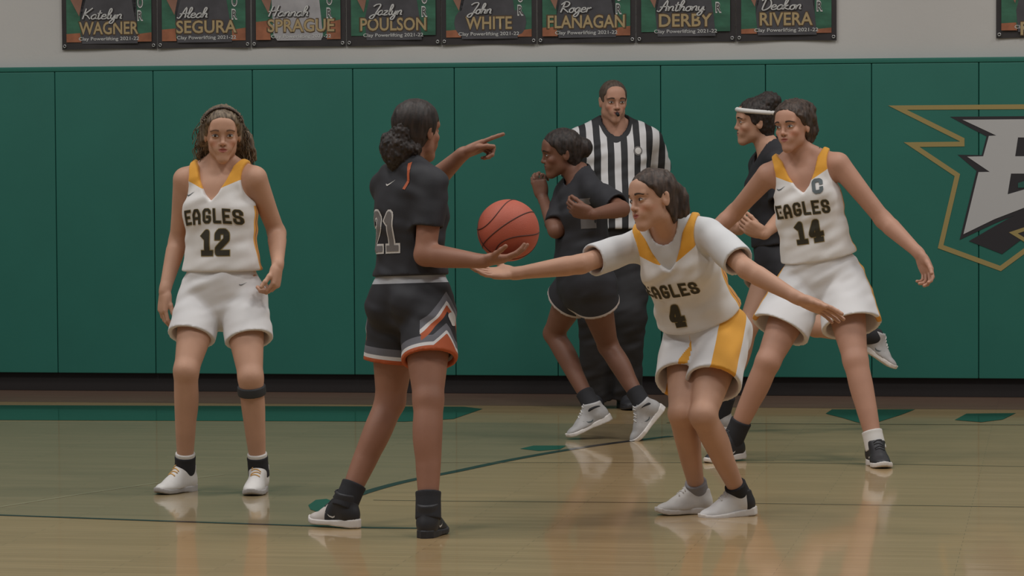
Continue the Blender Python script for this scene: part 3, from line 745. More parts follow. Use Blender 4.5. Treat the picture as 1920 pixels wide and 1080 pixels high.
floor_line('seam_line', [(1250, 793), (1500, 795), (1920, 797), (2400, 802)], .03, .0013, M['floor_seam'])
floor_line('volleyball_line', [(-400, 990), (0, 951), (150, 927), (300, 905), (420, 890)], .018, .0014, M['floor_cream'])
# wall padding: one run of pads with a pad_panel each
padding = empty('wall_padding', wp(0, 0, 0), 'long run of green vinyl wall pads with vertical seams above a black base strip', 'wall padding')
u_ref = wall_uv(857, 400)[0]; PW = .6105; z0p = wall_uv(960, 703)[1]; z1p = wall_uv(960, 117)[1]
slab('backing', -9.5, 9.5, z0p+.02, z1p-.02, .001, .028, M['pad_seam'], padding)
k0 = -14; first = None
for k in range(-14, 14):
    u0 = u_ref+k*PW
    if first is None:
        first = slab('pad_panel', u0+.0018, u0+PW-.0018, z0p, z1p-.03, .028, .068, M['pad'], padding, .006, 3); me0 = first.data; base_u = u0
    else:
        o = first.copy(); COL.objects.link(o); o.location = WD*(u0-base_u); o.parent = padding
slab('top_rail', -9.5, 9.5, z1p-.029, z1p, .001, .070, M['pad'], padding, .004, 2)
slab('base_strip', -9.5, 9.5, .0, z0p+.005, .001, .022, M['base_black'], padding, .004, 2)
# emblem on the pads
def EZ(x, y): return (1640+x/2.843, 160+y/2.843)
M['em_gold'] = mat('emblem_gold', (.30, .23, .085), .6); M['em_white'] = mat('emblem_grey_white', (.42, .42, .42), .6); M['em_black'] = mat('emblem_black', (.022, .02, .024), .6)
M['em_teal'] = mat('emblem_teal', (.018, .09, .072), .6)
def em_poly(name, pts, off, m, parent, holes=()):
    uv = [wall_uv(*p) if abs(p[0]) > 20 or True else p for p in pts]
    bm = bmesh.new(); vs = [bm.verts.new(wp(u, z, off)-padding.location) for u, z in uv]; f = bm.faces.new(vs)
    r = bmesh.ops.extrude_face_region(bm, geom=[f]); 
    for v in r['geom']:
        if isinstance(v, bmesh.types.BMVert): v.co -= WN*.002
    bmesh.ops.triangulate(bm, faces=bm.faces[:]); bmesh.ops.recalc_face_normals(bm, faces=bm.faces[:])
    me = bpy.data.meshes.new(name); bm.to_mesh(me); bm.free(); return obj(name, me, m, parent)
def stroke_poly(pts, wid):
    P = [np.array(p, float) for p in pts]; A = []; B = []
    for i, p in enumerate(P):
        a = P[i]-P[i-1] if i > 0 else P[1]-P[0]; b = P[i+1]-P[i] if i < len(P)-1 else P[i]-P[i-1]
        a /= np.linalg.norm(a); b /= np.linalg.norm(b); na = np.array([-a[1], a[0]]); nb = np.array([-b[1], b[0]]); mth = na+nb; mth /= np.linalg.norm(mth); l = min(wid/2/max(.25, mth@na), wid*2.2)
        A.append(p+mth*l); B.append(p-mth*l)
    return A+B[::-1]
emblem = em_poly('emblem', stroke_poly([EZ(*p) for p in [(1700, 104), (796, 115), (125, 120), (468, 290), (468, 313), (200, 316), (443, 478), (354, 858), (672, 974), (800, 880), (1000, 800), (1300, 720), (1500, 560)]], 9.0), .0705, M['em_gold'], padding)
tag(emblem, 'emblem with gold jagged outline around a grey-white letter E')
em_poly('letter_outline', [EZ(*p) for p in [(405, 168), (1500, 160), (1450, 300), (1380, 420), (1300, 560), (1100, 640), (796, 672), (640, 735), (455, 822), (545, 455), (445, 370), (572, 372), (598, 272), (520, 232)]], .0700, M['em_black'], emblem)
em_poly('letter_face', [EZ(*p) for p in [(470, 184), (1440, 176), (1390, 285), (765, 278), (750, 378), (1180, 378), (1130, 470), (728, 470), (710, 580), (796, 555), (1150, 500), (1080, 570), (796, 652), (640, 712), (475, 792), (555, 462), (615, 461), (495, 380), (580, 378), (610, 270), (650, 268)]], .0722, M['em_white'], emblem)
em_poly('letter_shadow', [EZ(*p) for p in [(505, 828), (640, 750), (720, 705), (796, 668), (1100, 610), (1200, 640), (1000, 730), (796, 810), (680, 897)]], .0712, M['em_black'], emblem)
em_poly('beak_mark', stroke_poly([EZ(*p) for p in [(1000, 700), (860, 745), (740, 785), (810, 828), (950, 780)]], 7.0), .0728, M['em_gold'], emblem)
em_poly('grey_mark', [EZ(*p) for p in [(765, 520), (796, 510), (900, 500), (900, 525), (790, 545), (765, 545)]], .0728, M['em_teal'], emblem)
# ------------------------------------------------------------------ banners
def text_obj(name, body, u, z, height, m, parent, off, width=None, shear=0.0, bold=0.0, align='CENTER', stack=False, spacing=1.0):
    c = bpy.data.curves.new(name, 'FONT'); c.body = body; c.size = 1.0; c.shear = shear; c.offset = bold; c.align_x = align; c.align_y = 'BOTTOM_BASELINE'; c.extrude = .0; c.resolution_u = 3; c.space_character = spacing
    t = bpy.data.objects.new(name, c); COL.objects.link(t); dg = bpy.context.evaluated_depsgraph_get(); me = bpy.data.meshes.new_from_object(t.evaluated_get(dg)); bpy.data.objects.remove(t)
    me.name = name
    xs = [v.co.x for v in me.vertices]; ys = [v.co.y for v in me.vertices]
    cap = .70; sy = height/cap; sx = sy if width is None else width/(max(xs)-min(xs)); cx = (max(xs)+min(xs))/2
    for v in me.vertices: v.co = wp(u+(v.co.x-cx)*sx, z+v.co.y*sy, off)-parent_loc(parent)
    me.materials.clear(); o = obj(name, me, m, parent); return o
CUR = {'a': (.42, [[(.36, .40), (.22, .45), (.06, .28), (.06, .08), (.18, .0), (.32, .12), (.37, .42), (.34, .10), (.46, .03)]]),
 'e': (.38, [[(.04, .2), (.30, .28), (.28, .44), (.12, .42), (.05, .2), (.12, .02), (.3, .03), (.42, .14)]]),
 'l': (.24, [[(.02, .1), (.24, .7), (.22, 1.0), (.12, .95), (.08, .4), (.12, .02), (.26, .06)]]),
 't': (.28, [[(.14, .85), (.1, .1), (.18, .0), (.3, .1)], [(.0, .55), (.30, .60)]]),
 'y': (.42, [[(.05, .42), (.06, .1), (.2, .05), (.34, .4), (.32, -.2), (.2, -.45), (.05, -.35), (.2, -.08), (.46, .1)]]),
 'n': (.40, [[(.04, .42), (.06, .0), (.1, .3), (.24, .45), (.32, .35), (.30, .06), (.42, .04)]]),
 'h': (.40, [[(.02, .1), (.22, .8), (.16, 1.0), (.07, .8), (.05, .0), (.12, .3), (.26, .42), (.32, .3), (.30, .05), (.42, .05)]]),
 'o': (.38, [[(.22, .44), (.06, .28), (.08, .04), (.24, .0), (.34, .2), (.26, .42), (.42, .38)]]),
 'r': (.30, [[(.04, .0), (.08, .42), (.14, .34), (.26, .44), (.30, .36)]]),
 'g': (.42, [[(.34, .40), (.2, .45), (.06, .26), (.1, .04), (.26, .06), (.35, .42), (.32, -.2), (.18, -.42), (.04, -.3), (.2, -.05), (.44, .08)]]),
 'k': (.40, [[(.02, .1), (.2, .8), (.14, 1.0), (.06, .8), (.05, .0)], [(.3, .42), (.08, .2), (.34, .02), (.42, .06)]]),
 'z': (.38, [[(.04, .4), (.32, .42), (.06, .02), (.38, .04)]]),
 'K': (.60, [[(.15, 1.05), (.08, .0)], [(.58, 1.1), (.12, .45), (.3, .38), (.58, .0)]]), 'A': (.58, [[(-.08, .05), (.12, .02), (.42, 1.05), (.48, .0)], [(.05, .38), (.60, .45)]]),
 'H': (.62, [[(.16, 1.05), (.05, .0)], [(.54, 1.1), (.42, .0)], [(-.05, .5), (.62, .58)]]), 'J': (.52, [[(.08, .85), (.3, 1.05), (.60, 1.0), (.42, .3), (.25, -.3), (.0, -.25), (.15, .0), (.52, .12)]]),
 'R': (.60, [[(.20, .95), (.08, .0)], [(-.02, .75), (.25, 1.05), (.52, .9), (.45, .6), (.15, .48), (.35, .25), (.60, .0)]]), 'D': (.64, [[(.2, .95), (.12, .03), (.4, .03), (.62, .4), (.5, .9), (.2, 1.05), (-.05, .85)]])}
def cursive(name, body, u, z, height, width, m, parent, off, fat=1.0):
    x = 0; strokes = []
    for ch in body:
        adv, st = CUR[ch]; strokes += [smooth_path([(p[0]+x, p[1]) for p in s_], 4) for s_ in st]; x += adv
    V = []; Fc = []; sx = width/x; pl = parent_loc(parent)
    for s_ in strokes:
        P = [np.array([(p[0]-x/2)*sx+.30*height*(p[1]-.5), p[1]*height]) for p in s_]; n = len(P); o = len(V)
        for i, p in enumerate(P):
            d = P[min(i+1, n-1)]-P[max(i-1, 0)]; d = d/(np.linalg.norm(d)+1e-9); nn = np.array([-d[1], d[0]]); wdt = (.0024+.0016*abs(d[1]))*fat
            for sgn in (1, -1): V.append(wp(u+p[0]+nn[0]*wdt*sgn, z+p[1]+nn[1]*wdt*sgn, off)-pl)
        Fc += [(o+2*i, o+2*i+1, o+2*i+3, o+2*i+2) for i in range(n-1)]
    return obj(name, quick_mesh(name, V, Fc), m, parent)
def parent_loc(p):
    l = Vector((0, 0, 0))
    while p: l += p.location; p = p.parent
    return l
def flat(name, rel, ub, zb, wdt, off, m, parent):
    V = [wp(ub+x*wdt, zb+y, off)-parent_loc(parent) for x, y in rel]; bm = bmesh.new(); f = bm.faces.new([bm.verts.new(v) for v in V]); bmesh.ops.triangulate(bm, faces=[f]); bmesh.ops.recalc_face_normals(bm, faces=bm.faces[:])
    me = bpy.data.meshes.new(name); bm.to_mesh(me); bm.free(); return obj(name, me, m, parent)
M['ban_black'] = mat('banner_black', (.028, .024, .025), .55, noise=.2, nscale=8)
M['ban_green'] = mat('banner_green', (.032, .115, .070), .55, noise=.35, nscale=7, stretch=(1, 1, 2.5))
M['ban_dark'] = mat('banner_dark_print', (.060, .058, .065), .55, noise=.25, nscale=9)
M['ban_white'] = mat('banner_white_print', (.32, .31, .32), .55, noise=.15, nscale=12)
M['ban_orange'] = mat('banner_rust_print', (.27, .10, .05), .55, noise=.35, nscale=10)
M['ban_arm'] = mat('banner_arm_print', (.22, .11, .075), .55, noise=.2, nscale=10)
M['ban_gold'] = mat('banner_gold_letter', (.36, .27, .14), .5); M['ban_goldedge'] = mat('banner_brown_edge', (.085, .050, .022), .5)
M['ban_text'] = mat('banner_white_letter', (.50, .50, .49), .5); M['metal'] = mat('grommet', (.5, .5, .5), .3, metal=.9)
names = [('Katelyn', 'WAGNER', 117, 296, 'd'), ('Aleah', 'SEGURA', 296, 472, 'd'), ('Hannah', 'SPRAGUE', 472, 650, 'w'), ('Jazlyn', 'POULSON', 650, 828, 'd'),
         ('John', 'WHITE', 828, 1008, 'd'), ('Roger', 'FLANAGAN', 1008, 1193, 'd'), ('Anthony', 'DERBY', 1193, 1380, 'd'), ('Deakon', 'RIVERA', 1380, 1570, 'd')]
bl = ['leftmost banner in the row of eight, dark print, rust patches in both bottom corners', 'second banner from the left in the row of eight, dark shirt and bright rust corners',
      'banner with a white shirt printed in its middle, third from the left', 'fourth banner from the left, dark shirt with green lower corners and no rust patches',
      'fifth banner from the left with the shortest first name, grey shapes beside its yellow surname', 'sixth banner from the left, with the longest yellow surname of the row',
      'seventh banner from the left, mostly plain green at both sides', 'eighth banner, rightmost of the joined row, beside the bare wall']
zb_line = [wall_uv(117, 95)[1], wall_uv(1570, 77)[1]]; ub_line = [wall_uv(117, 95)[0], wall_uv(1570, 77)[0]]
def banner(i, first, last, x0, x1, style, label, cut_name=False):
    yb = 94-(x0-117)*18/1453
    u0 = wall_uv(x0, yb)[0]; u1 = wall_uv(x1, yb)[0]; zb = wall_uv((x0+x1)/2, 94-((x0+x1)/2-117)*18/1453)[1]; wd = u1-u0; hgt = .92
    r = empty('banner', wp(u0, zb, 0), label, 'banner', 'senior banners on the wall above the pads')
    # slightly wavy cloth panel
    nx, nz_ = 14, 12; V = []; Fc = []
    for a in range(nx+1):
        for b in range(nz_+1):
            x = a/nx; y = b/nz_; V.append(wp(u0+.003+x*(wd-.006), zb+y*hgt+(.004*math.sin(x*math.pi)), .012+.004*math.sin(x*6+i*2+y*2))-r.location)
    n2 = len(V)
    for a in range(nx):
        for b in range(nz_): p = a*(nz_+1)+b; Fc.append((p, p+nz_+1, p+nz_+2, p+1))
    obj('cloth', quick_mesh('cloth', V, Fc, True), M['ban_black'], r)
    o = .018
    g = flat('green_print', [(.055, .062), (.945, .062), (.945, hgt-.05), (.055, hgt-.05)], u0, zb, wd, o, M['ban_green'], r)
    if style == 'w':
        flat('shirt_print', [(.24, .07), (.28, .040), (.74, .040), (.76, .07), (.72, .3), (.76, .55), (.24, .55), (.22, .3)], u0, zb, wd, o+.0012, M['ban_white'], r)
    else:
        flat('shirt_print', [(.22, .035), (.80, .035), (.78, .16), (.74, .3), (.78, .55), (.20, .55), (.26, .3), (.20, .16)], u0, zb, wd, o+.0012, M['ban_dark'], r)
    for (a, b) in (((.10, .30), (.22, .42)), ((.76, .42), (.92, .30))):
        flat('arm_print', [(a[0], a[1]), (a[0]+.09, a[1]-.10 if a[0] < .5 else a[1]-.06), (b[0]+.05, b[1]), (b[0]-.02, b[1]+.05)], u0, zb, wd, o+.0018, M['ban_arm'], r)
    if i not in (3, 6):
        hh = (.10, .12, .16, 0, .09, .10, 0, .075, .09)[i]
        flat('rust_print', [(.055, .045), (.21, .045), (.20, hh), (.055, hh*.95)], u0, zb, wd, o+.0015, M['ban_orange'], r)
        flat('rust_print', [(.80, .045), (.945, .045), (.945, hh), (.80, hh*.9)], u0, zb, wd, o+.0015, M['ban_orange'], r)
    if i == 4:
        for x in (.23, .80): flat('grey_print', [(x+.09*math.cos(t), .13+.075*math.sin(t)) for t in [j*math.pi/6 for j in range(12)]], u0, zb, wd, o+.002, M['ban_dark'], r)
    su = u0+wd*(.50 if i not in (1, 2) else .53)
    wfr = {0: .62, 1: .64, 2: .70, 3: .69, 4: .48, 5: .78, 6: .53, 7: .52, 8: .74}[i]
    if last:
        text_obj('surname_edge', last, su, zb+.090, .078, M['ban_goldedge'], r, o+.0028, wd*wfr*1.035, bold=.045)
        text_obj('surname', last, su, zb+.093, .072, M['ban_gold'], r, o+.0040, wd*wfr, bold=.018)
    if first:
        cursive('first_name_shadow', first, u0+.003+wd*{0: .44, 1: .40, 2: .41, 3: .44, 4: .42, 5: .40, 6: .47, 7: .46}[i], zb+.180, .060, wd*{0: .42, 1: .31, 2: .42, 3: .33, 4: .24, 5: .31, 6: .46, 7: .40}[i], M['ban_black'], r, o+.0048, 2.0)
        cursive('first_name', first, u0+wd*{0: .44, 1: .40, 2: .41, 3: .44, 4: .42, 5: .40, 6: .47, 7: .46}[i], zb+.183, .060, wd*{0: .42, 1: .31, 2: .42, 3: .33, 4: .24, 5: .31, 6: .46, 7: .40}[i], M['ban_text'], r, o+.0054)
    text_obj('team_line', 'Clay Powerlifting 2021-22', su, zb+.055, .020, M['ban_text'], r, o+.0034, wd*.63, bold=.01)
    for j, ch in enumerate('SENIOR'[::-1]):
        zz = zb+.172+j*.078
        text_obj('side_letter', ch, u0+wd*.83, zz, .058, M['ban_text'], r, o+.0030, .036 if ch != 'I' else .012, bold=.05)
        text_obj('side_letter', ch, u0+wd*.83, zz+.004, .050, M['ban_black'], r, o+.0042, .027 if ch != 'I' else .005, bold=-.005)
    for x in (.035, .965):
        V, Fc = tube_verts([wp(u0+wd*x+.008*math.cos(t), zb+.022+.008*math.sin(t), o+.002)-r.location for t in [k*math.pi/6 for k in range(12)]], .003, 6, True); obj('grommet', quick_mesh('grommet', V, Fc, True), M['metal'], r)
    return r
for i, (a, b, x0, x1, st) in enumerate(names): banner(i, a, b, x0, x1, st, bl[i])
banner(8, '', '', 1867, 2060, 'd', 'separate banner at the right edge, alone past the bare stretch of wall')
_r = bpy.data.objects['banner.008']; _u, _z = wall_uv(1921, 62)
text_obj('surname_edge', 'F', _u, _z+.0-.012, .078, M['ban_goldedge'], _r, .0208, .048, bold=.045); text_obj('surname', 'F', _u, _z-.009, .072, M['ban_gold'], _r, .022, .044, bold=.018)
# ------------------------------------------------------------------ materials for people
def rgbm(r, g, b): return (r, g, b)
M['skin_a'] = skin_mat('skin_light', (.50, .285, .195), (.36, .115, .095))
M['skin_b'] = skin_mat('skin_brown', (.30, .145, .095), (.20, .07, .06))
M['skin_c'] = skin_mat('skin_deep', (.185, .085, .055), (.14, .05, .045))
M['skin_d'] = skin_mat('skin_ruddy', (.46, .25, .175), (.33, .11, .09))
GOLD = (.72, .34, .035); MAROON = (.25, .045, .025)
M['jersey_w'] = mat('white_jersey', (.70, .68, .67), .75, sheen=.2, noise=.03, nscale=6, bump=.15, bscale=500, layers=[('yoke', [(0, 9, GOLD)]), ('side', [(0, 9, GOLD), (.016, .023, MAROON)])])
M['jersey_ws'] = mat('white_jersey_sleeved', (.70, .68, .67), .75, sheen=.2, noise=.03, nscale=6, bump=.15, bscale=500, layers=[('yoke2', [(0, 9, GOLD)]), ('side', [(0, 9, GOLD), (.010, .026, (.45, .13, .035))])])
M['shorts_w'] = mat('white_shorts', (.68, .67, .68), .75, sheen=.2, noise=.03, nscale=6, bump=.15, bscale=500)
M['shorts_ws'] = mat('white_shorts_striped', (.68, .67, .68), .75, sheen=.2, noise=.03, nscale=6, bump=.15, bscale=500, layers=[('side', [(.006, 9, GOLD)])])
BLK = (.021, .021, .026)
M['jersey_b'] = mat('black_jersey', BLK, .7, noise=.1, nscale=6, bump=.15, bscale=400)
M['jersey_bo'] = mat('black_jersey_orange', BLK, .7, noise=.1, nscale=6, bump=.15, bscale=400)
M['under_b'] = mat('black_undershirt', (.022, .021, .025), .7)
M['under_w'] = mat('white_undershirt', (.62, .62, .63), .75, noise=.03, nscale=6)
M['under_g'] = mat('grey_undershirt', (.42, .40, .39), .75, noise=.03, nscale=6)
ORG = (.42, .09, .03)
M['shorts_b'] = mat('black_shorts', BLK, .7, noise=.08, nscale=6, layers=[('hemv', [(-9, .016, ORG), (.016, .030, (.62, .60, .60)), (.030, .058, (.13, .13, .15))]), ('topv', [(0, .034, (.13, .13, .15)), (.034, .050, (.62, .6, .6)), (.050, .075, ORG)]), ('top', [(-1, .040, (.42, .43, .46))])])
M['shorts_b2'] = mat('black_shorts_white_hem', (.026, .026, .032), .7, layers=[('hem', [(-9, .016, (.5, .44, .42))])])
M['sock_b'] = mat('black_sock', (.022, .022, .026), .85, bump=.3, bscale=600); M['sock_w'] = mat('white_sock', (.66, .64, .62), .85, bump=.3, bscale=600); M['sock_g'] = mat('grey_sock', (.25, .24, .25), .85)
M['shoe_w'] = mat('white_shoe', (.66, .64, .62), .55, noise=.05, nscale=20); M['shoe_wb'] = mat('white_shoe_black_heel', (.68, .67, .67), .5, layers=[('toe', [(-1, -.012, (.025, .024, .028))])])
M['shoe_b'] = mat('black_shoe', (.026, .026, .030), .5); M['shoe_gw'] = mat('grey_white_shoe', (.42, .41, .41), .55, noise=.1, nscale=30)
M['shoe_bt'] = mat('black_shoe_pale_toe', (.026, .026, .030), .5, layers=[('toe', [(.075, 1, (.58, .53, .50))])])
M['sole_w'] = mat('white_sole', (.70, .66, .63), .45); M['sole_d'] = mat('dark_sole', (.10, .10, .11), .5); M['sole_g'] = mat('grey_sole', (.38, .36, .35), .5)
M['lace_gold'] = mat('gold_lace', (.72, .42, .14), .7); M['lace_w'] = mat('white_lace', (.7, .68, .66), .7); M['lace_b'] = mat('black_lace', (.05, .05, .055), .7)
M['strap'] = mat('black_strap', (.030, .032, .036), .6)
M['num_dark'] = mat('letter_dark', (.035, .030, .018), .6); M['num_gold'] = mat('letter_gold_edge', (.33, .25, .10), .6); M['num_white'] = mat('letter_white', (.60, .58, .56), .6); M['num_grey'] = mat('letter_grey', (.16, .15, .15), .6)
M['grey_print'] = mat('grey_print', (.14, .13, .13), .7); M['logo_grey'] = mat('logo_grey', (.10, .12, .13), .6)
def hairm(name, c, c2, st=(60, 60, 8)):
    m = mat(name, c, .55, spec=.35, bump=.6, bscale=60); nt = m.node_tree; N = nt.nodes; L = nt.links
    tc = N.new('ShaderNodeTexCoord'); mp = N.new('ShaderNodeMapping'); mp.inputs['Scale'].default_value = st; L.new(tc.outputs['Object'], mp.inputs[0])
    nz = N.new('ShaderNodeTexNoise'); nz.inputs['Scale'].default_value = 1.4; nz.inputs['Detail'].default_value = 3; L.new(mp.outputs[0], nz.inputs[0])
    cr = N.new('ShaderNodeValToRGB'); cr.color_ramp.elements[0].position = .38; cr.color_ramp.elements[1].position = .64; cr.color_ramp.elements[0].color = (*c, 1); cr.color_ramp.elements[1].color = (*c2, 1)
    L.new(nz.outputs[0], cr.inputs[0]); L.new(cr.outputs[0], N['Principled BSDF'].inputs['Base Color']); return m
M['hair_12'] = hairm('hair_brown_highlights', (.060, .040, .026), (.22, .165, .11)); M['hair_bk'] = hairm('hair_black', (.016, .012, .011), (.040, .028, .024)); M['hair_db'] = hairm('hair_dark_brown', (.030, .020, .016), (.075, .048, .036))
M['hair_ref'] = hairm('hair_short_brown', (.055, .038, .028), (.10, .072, .055)); M['brow'] = mat('eyebrow', (.055, .035, .025), .8); M['brow2'] = mat('eyebrow_soft', (.17, .095, .06), .8)
SW = [(-.5, .02), (-.42, -.12), (-.25, -.18), (0, -.1), (.5, .25), (0, .0), (-.25, -.06), (-.4, -.02)]
def swoosh(J, name, bvh, org, U, V, Nn, size, m, root, fl=1):
    q = [np.array([x*size*fl, y*size]) for x, y in SW]; quads = []
    for i in range(3): quads.append([q[i+0], q[i+1], q[6-i if i else 7], q[7-i if i else 7]])
    quads = [[q[0], q[1], q[7], q[7]], [q[1], q[2], q[6], q[7]], [q[2], q[3], q[5], q[6]], [q[3], q[4], q[4], q[5]]]
    return decal(name, quads, bvh, org, U, V, Nn, m, root, root.location, .002)
def letters(J, name, text, u, w, height, root, ms, back=False, th=(.20, .30), ws=1.0, curve=0.0, bvh=None):
    sg = -1 if back else 1; org = J.N+J.lc*u*J.S+J.U*w*J.S; Nn = J.fc*sg; U_ = J.lc*sg
    b = bvh or J.jb
    o = None
    if ms[1]: o = decal(name, glyph_quads(text, height, th[1], ws), b, org, U_, J.U, Nn, M[ms[1]], J.jersey, root.location, .0018, curve=curve)
    if o is None and ms[1]: return
    decal('letter_face' if ms[1] else name, glyph_quads(text, height, th[0], ws), b, org, U_, J.U, Nn, M[ms[0]], o or J.jersey, root.location, .0034, curve=curve)
G_ = 'g'
Pp = {}
Pp['p12'] = dict(key='p12', S=.965, dP=13.50, P=(417, 545), psiP=-8, N=(412, 312), dN=-.02, psiC=-17,
    head=(417, 252, 6, -6, 0), dH=-.06,
    arm={'L': ((519, 437, 1), (521, 497, -1)), 'R': ((334, 450, 1), (309, 545, -1))},
    leg={'R': ((349, 695), (347, 884, G_), -38, 0), 'L': ((470, 708), (485, 885, G_), -6, 0)},
    hand={'R': ((-.10, -.12, -1), (.75, .45, 0), (.45, .5, .55, .6), .05, (.3, .3)), 'L': ((-.12, -.25, -1), (-.85, .25, 0), (.9, 1.0, 1.1, 1.1), .03, (.45, .5))}, limb=1.02, legw=1.02)
Pp['p21'] = dict(key='p21', S=.955, dP=12.15, P=(772, 560), psiP=135, N=(765, 322), dN=.0, psiC=128,
    head=(783, 246, 142, 0, 0), dH=.02,
    arm={'R': ((797, 478, -1), (905, 490, -1)), 'L': ((800, 352, 1), (868, 288, -1))},
    leg={'R': ((803, 750), (803, 964, G_), 165, 0), 'L': ((732, 752), (648, 945, G_, .090), 236, 0)},
    hand={'R': ((.9, .10, .10), (.0, .25, 1), (.32, .30, .30, .35), .10, (1.15, .2)), 'L': ((.85, .15, .35), (.1, -.45, -.8), (.05, 1.25, 1.35, 1.4), .03, (.2, .6))}, limb=1.12, legw=1.13, neckw=1.0)
Pp['p4'] = dict(key='p4', S=.97, dP=12.55, P=(1322, 622), psiP=-42, N=(1250, 428), dN=-.20, psiC=-24,
    head=(1224, 374, -58, -4, 8), dH=-.30,
    arm={'R': ((1090, 495, -1), (965, 513, -1)), 'L': ((1400, 505, -1), (1497, 560, -1))},
    leg={'R': ((1278, 775), (1308, 922, G_), -72, 0), 'L': ((1318, 780), (1386, 926, G_), -70, 6)},
    hand={'R': ((-1, -.1, .03), (.0, -.45, 1), (.18, .2, .22, .25), .10, (.9, .1)), 'L': ((.92, -.1, -.38), (.2, -.5, -.8), (.1, .12, .15, .2), .05, (.5, .1))}, limb=.98, legw=1.0)
Pp['p14'] = dict(key='p14', S=1.0, dP=14.75, P=(1540, 518), psiP=-10, N=(1502, 296), dN=-.08, psiC=-14,
    head=(1486, 237, -34, -3, 4), dH=-.12,
    arm={'R': ((1378, 398, 1), (1302, 468, -1)), 'L': ((1656, 412, -1), (1724, 476, -1))},
    leg={'R': ((1440, 678), (1374, 825, G_, .095), -50, 5), 'L': ((1604, 676), (1641, 836, G_), 8, 0)},
    hand={'R': ((-.7, -.2, -.6), (-.2, -.9, .2), (.3, .3, .3, .35), .08, (.6, .1)), 'L': ((.38, -.25, -.9), (-.7, -.5, 0), (.55, .6, .7, .75), .05, (.4, .4))}, limb=1.03, legw=1.08)
Pp['p3'] = dict(key='p3', S=.98, dP=15.75, P=(1095, 525), psiP=-72, N=(1085, 338), dN=0, psiC=-65,
    head=(1052, 287, -82, -8, -4), dH=0,
    arm={'L': ((1166, 392, -1), (1110, 402, -1)), 'R': ((1042, 432, -1), (1018, 372, 1))},
    leg={'R': ((1038, 625), (1112, 766, .10), -85, 25), 'L': ((1140, 648), (1207, 762, .0), -75, 50)},
    hand={'L': ((-.8, .1, .2), (.0, .6, .4), (.8, .9, .9, 1), .03, (.3, .4)), 'R': ((-.2, .1, .9), (.3, .8, 0), (.7, .8, .9, 1), .03, (.3, .4))}, sw=.155)
Pp['ref'] = dict(key='ref', S=1.09, dP=17.75, P=(1152, 438), psiP=4, N=(1152, 242), dN=0, psiC=6, male=True, wide=1.12, sw=.185,
    head=(1150, 190, 12, -6, 0), dH=-.05, hs=1.0, neckw=1.08,
    arm={'R': ((1072, 345, 1), (1085, 430, -1)), 'L': ((1238, 345, 1), (1222, 432, -1))},
    leg={'R': ((1118, 590), (1118, 733, G_), -8, 0), 'L': ((1178, 590), (1172, 733, G_), 12, 0)},
    hand={'R': ((.1, -.2, -1), (.8, .4, 0), .5, .03, (.3, .3)), 'L': ((-.1, -.2, -1), (-.8, .4, 0), .5, .03, (.3, .3))}, limb=1.1, legw=1.05)
Pp['p7'] = dict(key='p7', S=1.0, dP=16.15, P=(1465, 492), psiP=-80, N=(1440, 286), dN=0, psiC=-78,
    head=(1415, 228, -84, -2, -4), dH=0,
    arm={'L': ((1470, 405, -1), (1432, 440, -1)), 'R': ((1432, 400, 1), (1385, 432, 1))},
    leg={'R': ((1402, 612), (1352, 777, G_), -85, 0), 'L': ((1530, 612), (1640, 632, .05), 95, 35)},
    hand={'L': ((-.7, -.1, .35), (.1, .8, .3), .8, .03, (.3, .4)), 'R': ((-.7, -.1, .3), (.2, -.8, 0), .8, .03, (.3, .4))}, sw=.155)
def begin(key, label, ground=None):
    J = solve(Pp[key]); b = (J.P[0], J.P[1], 0.0)
    root = empty('person', b, label, 'person'); return J, root
# ---------------- 12
J, root = begin('p12', 'woman in white sleeveless kit numbered 12, standing upright, black strap below one knee')
build_body(J, root, M['skin_a']); face_features(J, root, M['brow2'], M['iris_brown'], -.1)
jersey(J, root, M['jersey_w'], seed=1)
letters(J, 'team_lettering', 'EAGLES', .008, -.213, .064, root, ('num_dark', 'num_gold'), th=(.155, .215), ws=.72, curve=.6)
letters(J, 'number', '12', .022, -.328, .112, root, ('num_dark', 'num_gold'), th=(.20, .255), ws=.62)
swoosh(J, 'logo', J.jb, J.N-J.lc*.10-J.U*.115, J.lc, J.U, J.fc, .05, M['logo_grey'], J.jersey if False else root)
shorts(J, root, M['shorts_w'], hemt=.56, seed=2, r=(.104, .105, .106))
swoosh(J, 'logo', J.sb, J.P+J.lp*.11+J.U*.03, J.lp, J.U, J.fp, .03, M['logo_grey'], root)
def sided(J): return None
for s in 'LR':
    sock(J, s, root, M['sock_w'], top=.085, e=.005); sock(J, s, root, M['sock_b'], top=.070, e=.008)
    shoe(J, s, root, M['shoe_w'], M['sole_g'], M['lace_gold'])
kd = unit(J.an['L']-J.kn['L'])
band(J, 'knee_strap', J.kn['L']+kd*.035, J.kn['L']+kd*.075, [.056, .060, .058], root, M['strap'])
h = J.h; R = (J.hl, J.hf, J.hu)
ops = hair_cap(J, .012, line=.013, wr=strand_wr(.004, (.006, .03, .03), .003, .03)); ops = [ell(h(0, -.055, .035), R, [.090, .072, .082], .02), ell(h(.060, -.060, -.03), R, [.040, .055, .085], .02), ell(h(-.060, -.055, -.03), R, [.034, .05, .085], .02),
    ell(h(.090, -.070, -.070), R, [.042, .05, .085], .02), ell(h(-.070, -.065, -.07), R, [.030, .045, .07], .02), ell(h(.105, -.085, -.12), R, [.032, .04, .06], .02), ell(h(-.02, -.085, -.09), R, [.08, .045, .10], .02), ell(h(.02, -.085, -.09), R, [.08, .045, .10], .02), strand_wr(.014, (.009, .009, .045), .016, .035)]+ops
ho, HV, HQ = sdf_obj('hair', ops, .0032, root, M['hair_12'], None, None, 0)
locks = []; rs = random.Random(5)
